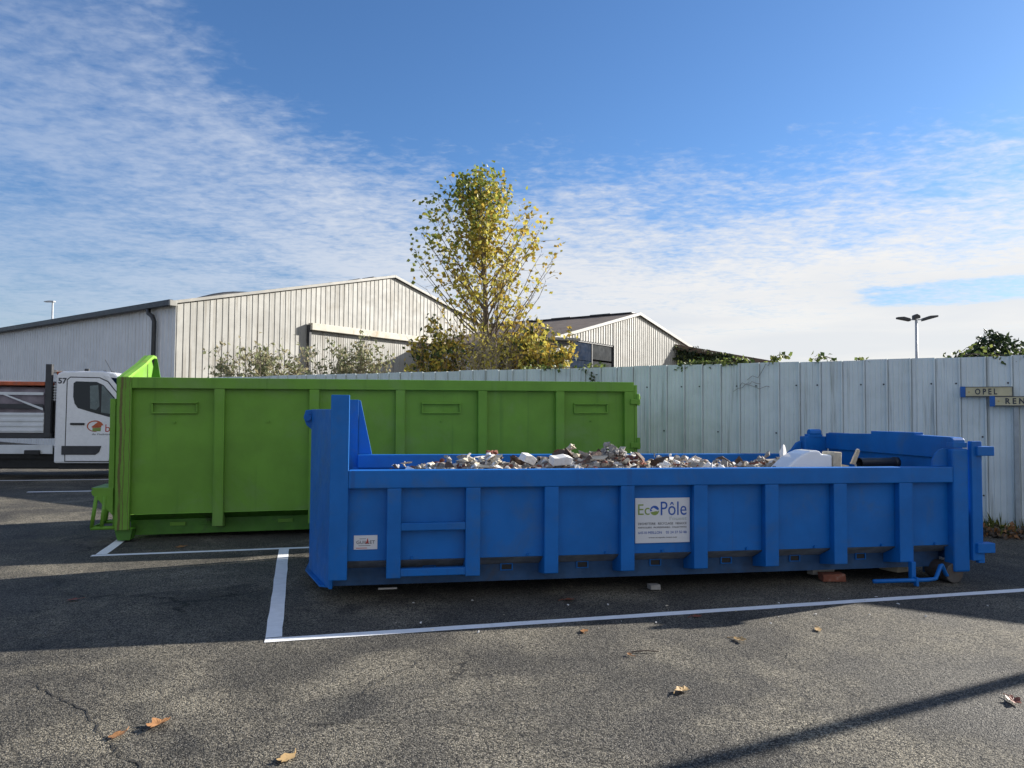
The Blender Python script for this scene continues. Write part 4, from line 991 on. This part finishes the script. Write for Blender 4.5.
KINDS = [('plaster', 'white plaster chunk lying in the rubble of the blue skip', 'white plaster chunks in the skip', False),
         ('cream', 'cream plaster lump lying in the rubble of the blue skip', 'cream plaster lumps in the skip', False),
         ('concrete', 'grey concrete lump lying in the rubble of the blue skip', 'grey concrete lumps in the skip', False),
         ('plaster', 'thin white board shard in the rubble of the blue skip', 'white board shards in the skip', True),
         ('wood', 'dark brown scrap piece in the rubble of the blue skip', 'dark brown scraps in the skip', True),
         ('maroon', 'maroon scrap piece in the rubble of the blue skip', 'maroon scraps in the skip', False),
         ('brick', 'broken red brick in the rubble of the blue skip', 'broken bricks in the skip', False),
         ('cream', 'thin cream board shard in the rubble of the blue skip', 'cream board shards in the skip', True)]
rnd = random.Random(77)
for k in range(280):
    lx = rnd.uniform(.55, 6.15); ly = min(2.3, max(.25, rnd.gauss(1.0, .55)))
    if lx < 1.7: wts = (3, 3, 2, 2.5, 1., .2, .3, 1.5)
    elif lx < 3.3: wts = (1.1, 3.0, 2.6, .8, 4.5, 2.6, 1.2, 2.6)
    elif lx < 4.3: wts = (4.5, 2., 1.8, 3.0, .7, .1, .2, 1.)
    else: wts = (1.8, 2., 4.2, 1.4, 1.4, .1, .3, 1.)
    i = rnd.choices(range(8), wts)[0]; m, lab, grp, flat = KINDS[i]
    s = (.035 + .08 * rnd.random() ** 1.8) * (1. if lx > 1.3 else .75)
    if flat: b = chunk(rnd, s * 1.5, s * .9, s * .13, 12, True)
    else:
        b = chunk(rnd, s * rnd.uniform(.7, 1.3), s * rnd.uniform(.5, 1), s * rnd.uniform(.35, .8), rnd.choice((8, 10, 12)))
        for q in range(rnd.choice((0, 1, 2, 3))):            # knobbly lumps still stuck to the piece
            c2 = chunk(rnd, s * rnd.uniform(.3, .7), s * rnd.uniform(.25, .6), s * rnd.uniform(.2, .5), 9); d = Vector((rnd.gauss(0, .5), rnd.gauss(0, .4), rnd.uniform(0, .5))) * s
            b.add([Vector(v) + d for v in c2.v], c2.f)
    o = b.build('rubble_chunk', m); z = heap(lx, ly) + rnd.uniform(-.04, .05) + .035 * mnoise.noise(Vector((lx * 2.1, 0, 9)))
    o.matrix_world = SKIP @ Matrix.Translation((lx, ly, z)) @ Matrix.Rotation(rnd.uniform(0, 6.28), 4, 'Z') @ Matrix.Rotation(rnd.gauss(0, .55), 4, 'X') @ Matrix.Rotation(rnd.gauss(0, .45), 4, 'Y')
    tag(o, lab, 'rubble piece', grp)


def put(o, lx, ly, z, rx=0, ry=0, rz=0):
    o.matrix_world = SKIP @ Matrix.Translation((lx, ly, z)) @ Matrix.Rotation(rz, 4, 'Z') @ Matrix.Rotation(ry, 4, 'Y') @ Matrix.Rotation(rx, 4, 'X'); return o


o = MB().prism([(-.11, -.045), (.10, -.05), (.12, .015), (.05, .04), (-.04, .032), (-.10, .038)], 1, -.07, .06).build('plaster_block', 'plaster', bevel=.003); put(o, 2.33, .75, 1.275, .2, -.08, .15); tag(o, 'large white block lying flat on the rubble left of the tall lump', 'rubble piece')
o = MB().prism([(-.08, -.04), (.07, -.05), (.085, .02), (.01, .045), (-.075, .03)], 1, -.05, .05).build('plaster_block', 'plaster', bevel=.003); put(o, 1.99, .8, 1.285, .3, .25, .5); tag(o, 'smaller tilted white block left of the large white block', 'rubble piece')
b = MB(); rn = random.Random(5)
for k in range(46):
    cc_ = chunk(rn, rn.uniform(.025, .06), rn.uniform(.025, .06), rn.uniform(.025, .055), 10); d = Vector((rn.gauss(0, .055), rn.gauss(0, .05), abs(rn.gauss(0, .055))))
    b.add([Vector(v) + d for v in cc_.v], cc_.f)
o = b.build('crumpled_lump', 'concrete'); put(o, 2.98, .95, 1.295); tag(o, 'tall grey crumpled lump standing highest in the rubble', 'rubble piece')
o = chunk(rn, .05, .12, .02, 12, True).build('plaster_shard', 'plaster'); put(o, 4.99, .9, 1.33, 1.2, .3, .3); tag(o, 'round white shard upright beside the ceramic basin', 'rubble piece')
o = MB().prism([(-.035, -.1), (.03, -.1), (.055, .06), (.04, .085), (.015, .08)], 1, -.012, .012).build('tile_shard', 'cream', bevel=.004); put(o, 5.83, .8, 1.30, .1, .15, .1); tag(o, 'upright narrow cream shard between basin and black pipe', 'rubble piece')
# ceramic basin lying on its side
bn_ = MB(); n = 26; prof_ = [(-.37, -.10), (-.31, -.045), (-.22, .03), (-.14, .078), (-.05, .112), (.03, .118), (.075, .105), (.095, .076), (.22, .068), (.22, -.10)]
bn_.prism(prof_, 1, -.16, .16); bas = bn_.build('ceramic_basin', 'ceramic', bevel=.02); put(bas, 5.17, .72, 1.255, 0, 0, .02); tag(bas, 'white ceramic basin with domed side lying on the rubble', 'basin')
o = MB().box((-.055, -.10, -.10), (.055, .10, .09)).build('plaster_block', 'cream', bevel=.012); put(o, 5.46, .68, 1.265, 0, .05, .1); tag(o, 'cream block pressed against the right end of the basin', 'rubble piece')
p_ = MB(); p_.tube([(-.26, 0, 0), (.24, 0, 0)], .058, 18, caps=False); p_.tube([(.24, 0, 0), (-.26, 0, 0)], .048, 18, caps=False); p_.tube([(.20, 0, 0), (.25, 0, 0)], .066, 18)
o = p_.build('black_pipe', 'pipe', smooth=True); put(o, 6.18, .85, 1.215, 0, 0, .05); tag(o, 'short black plastic pipe lying at the right end of the rubble', 'pipe')
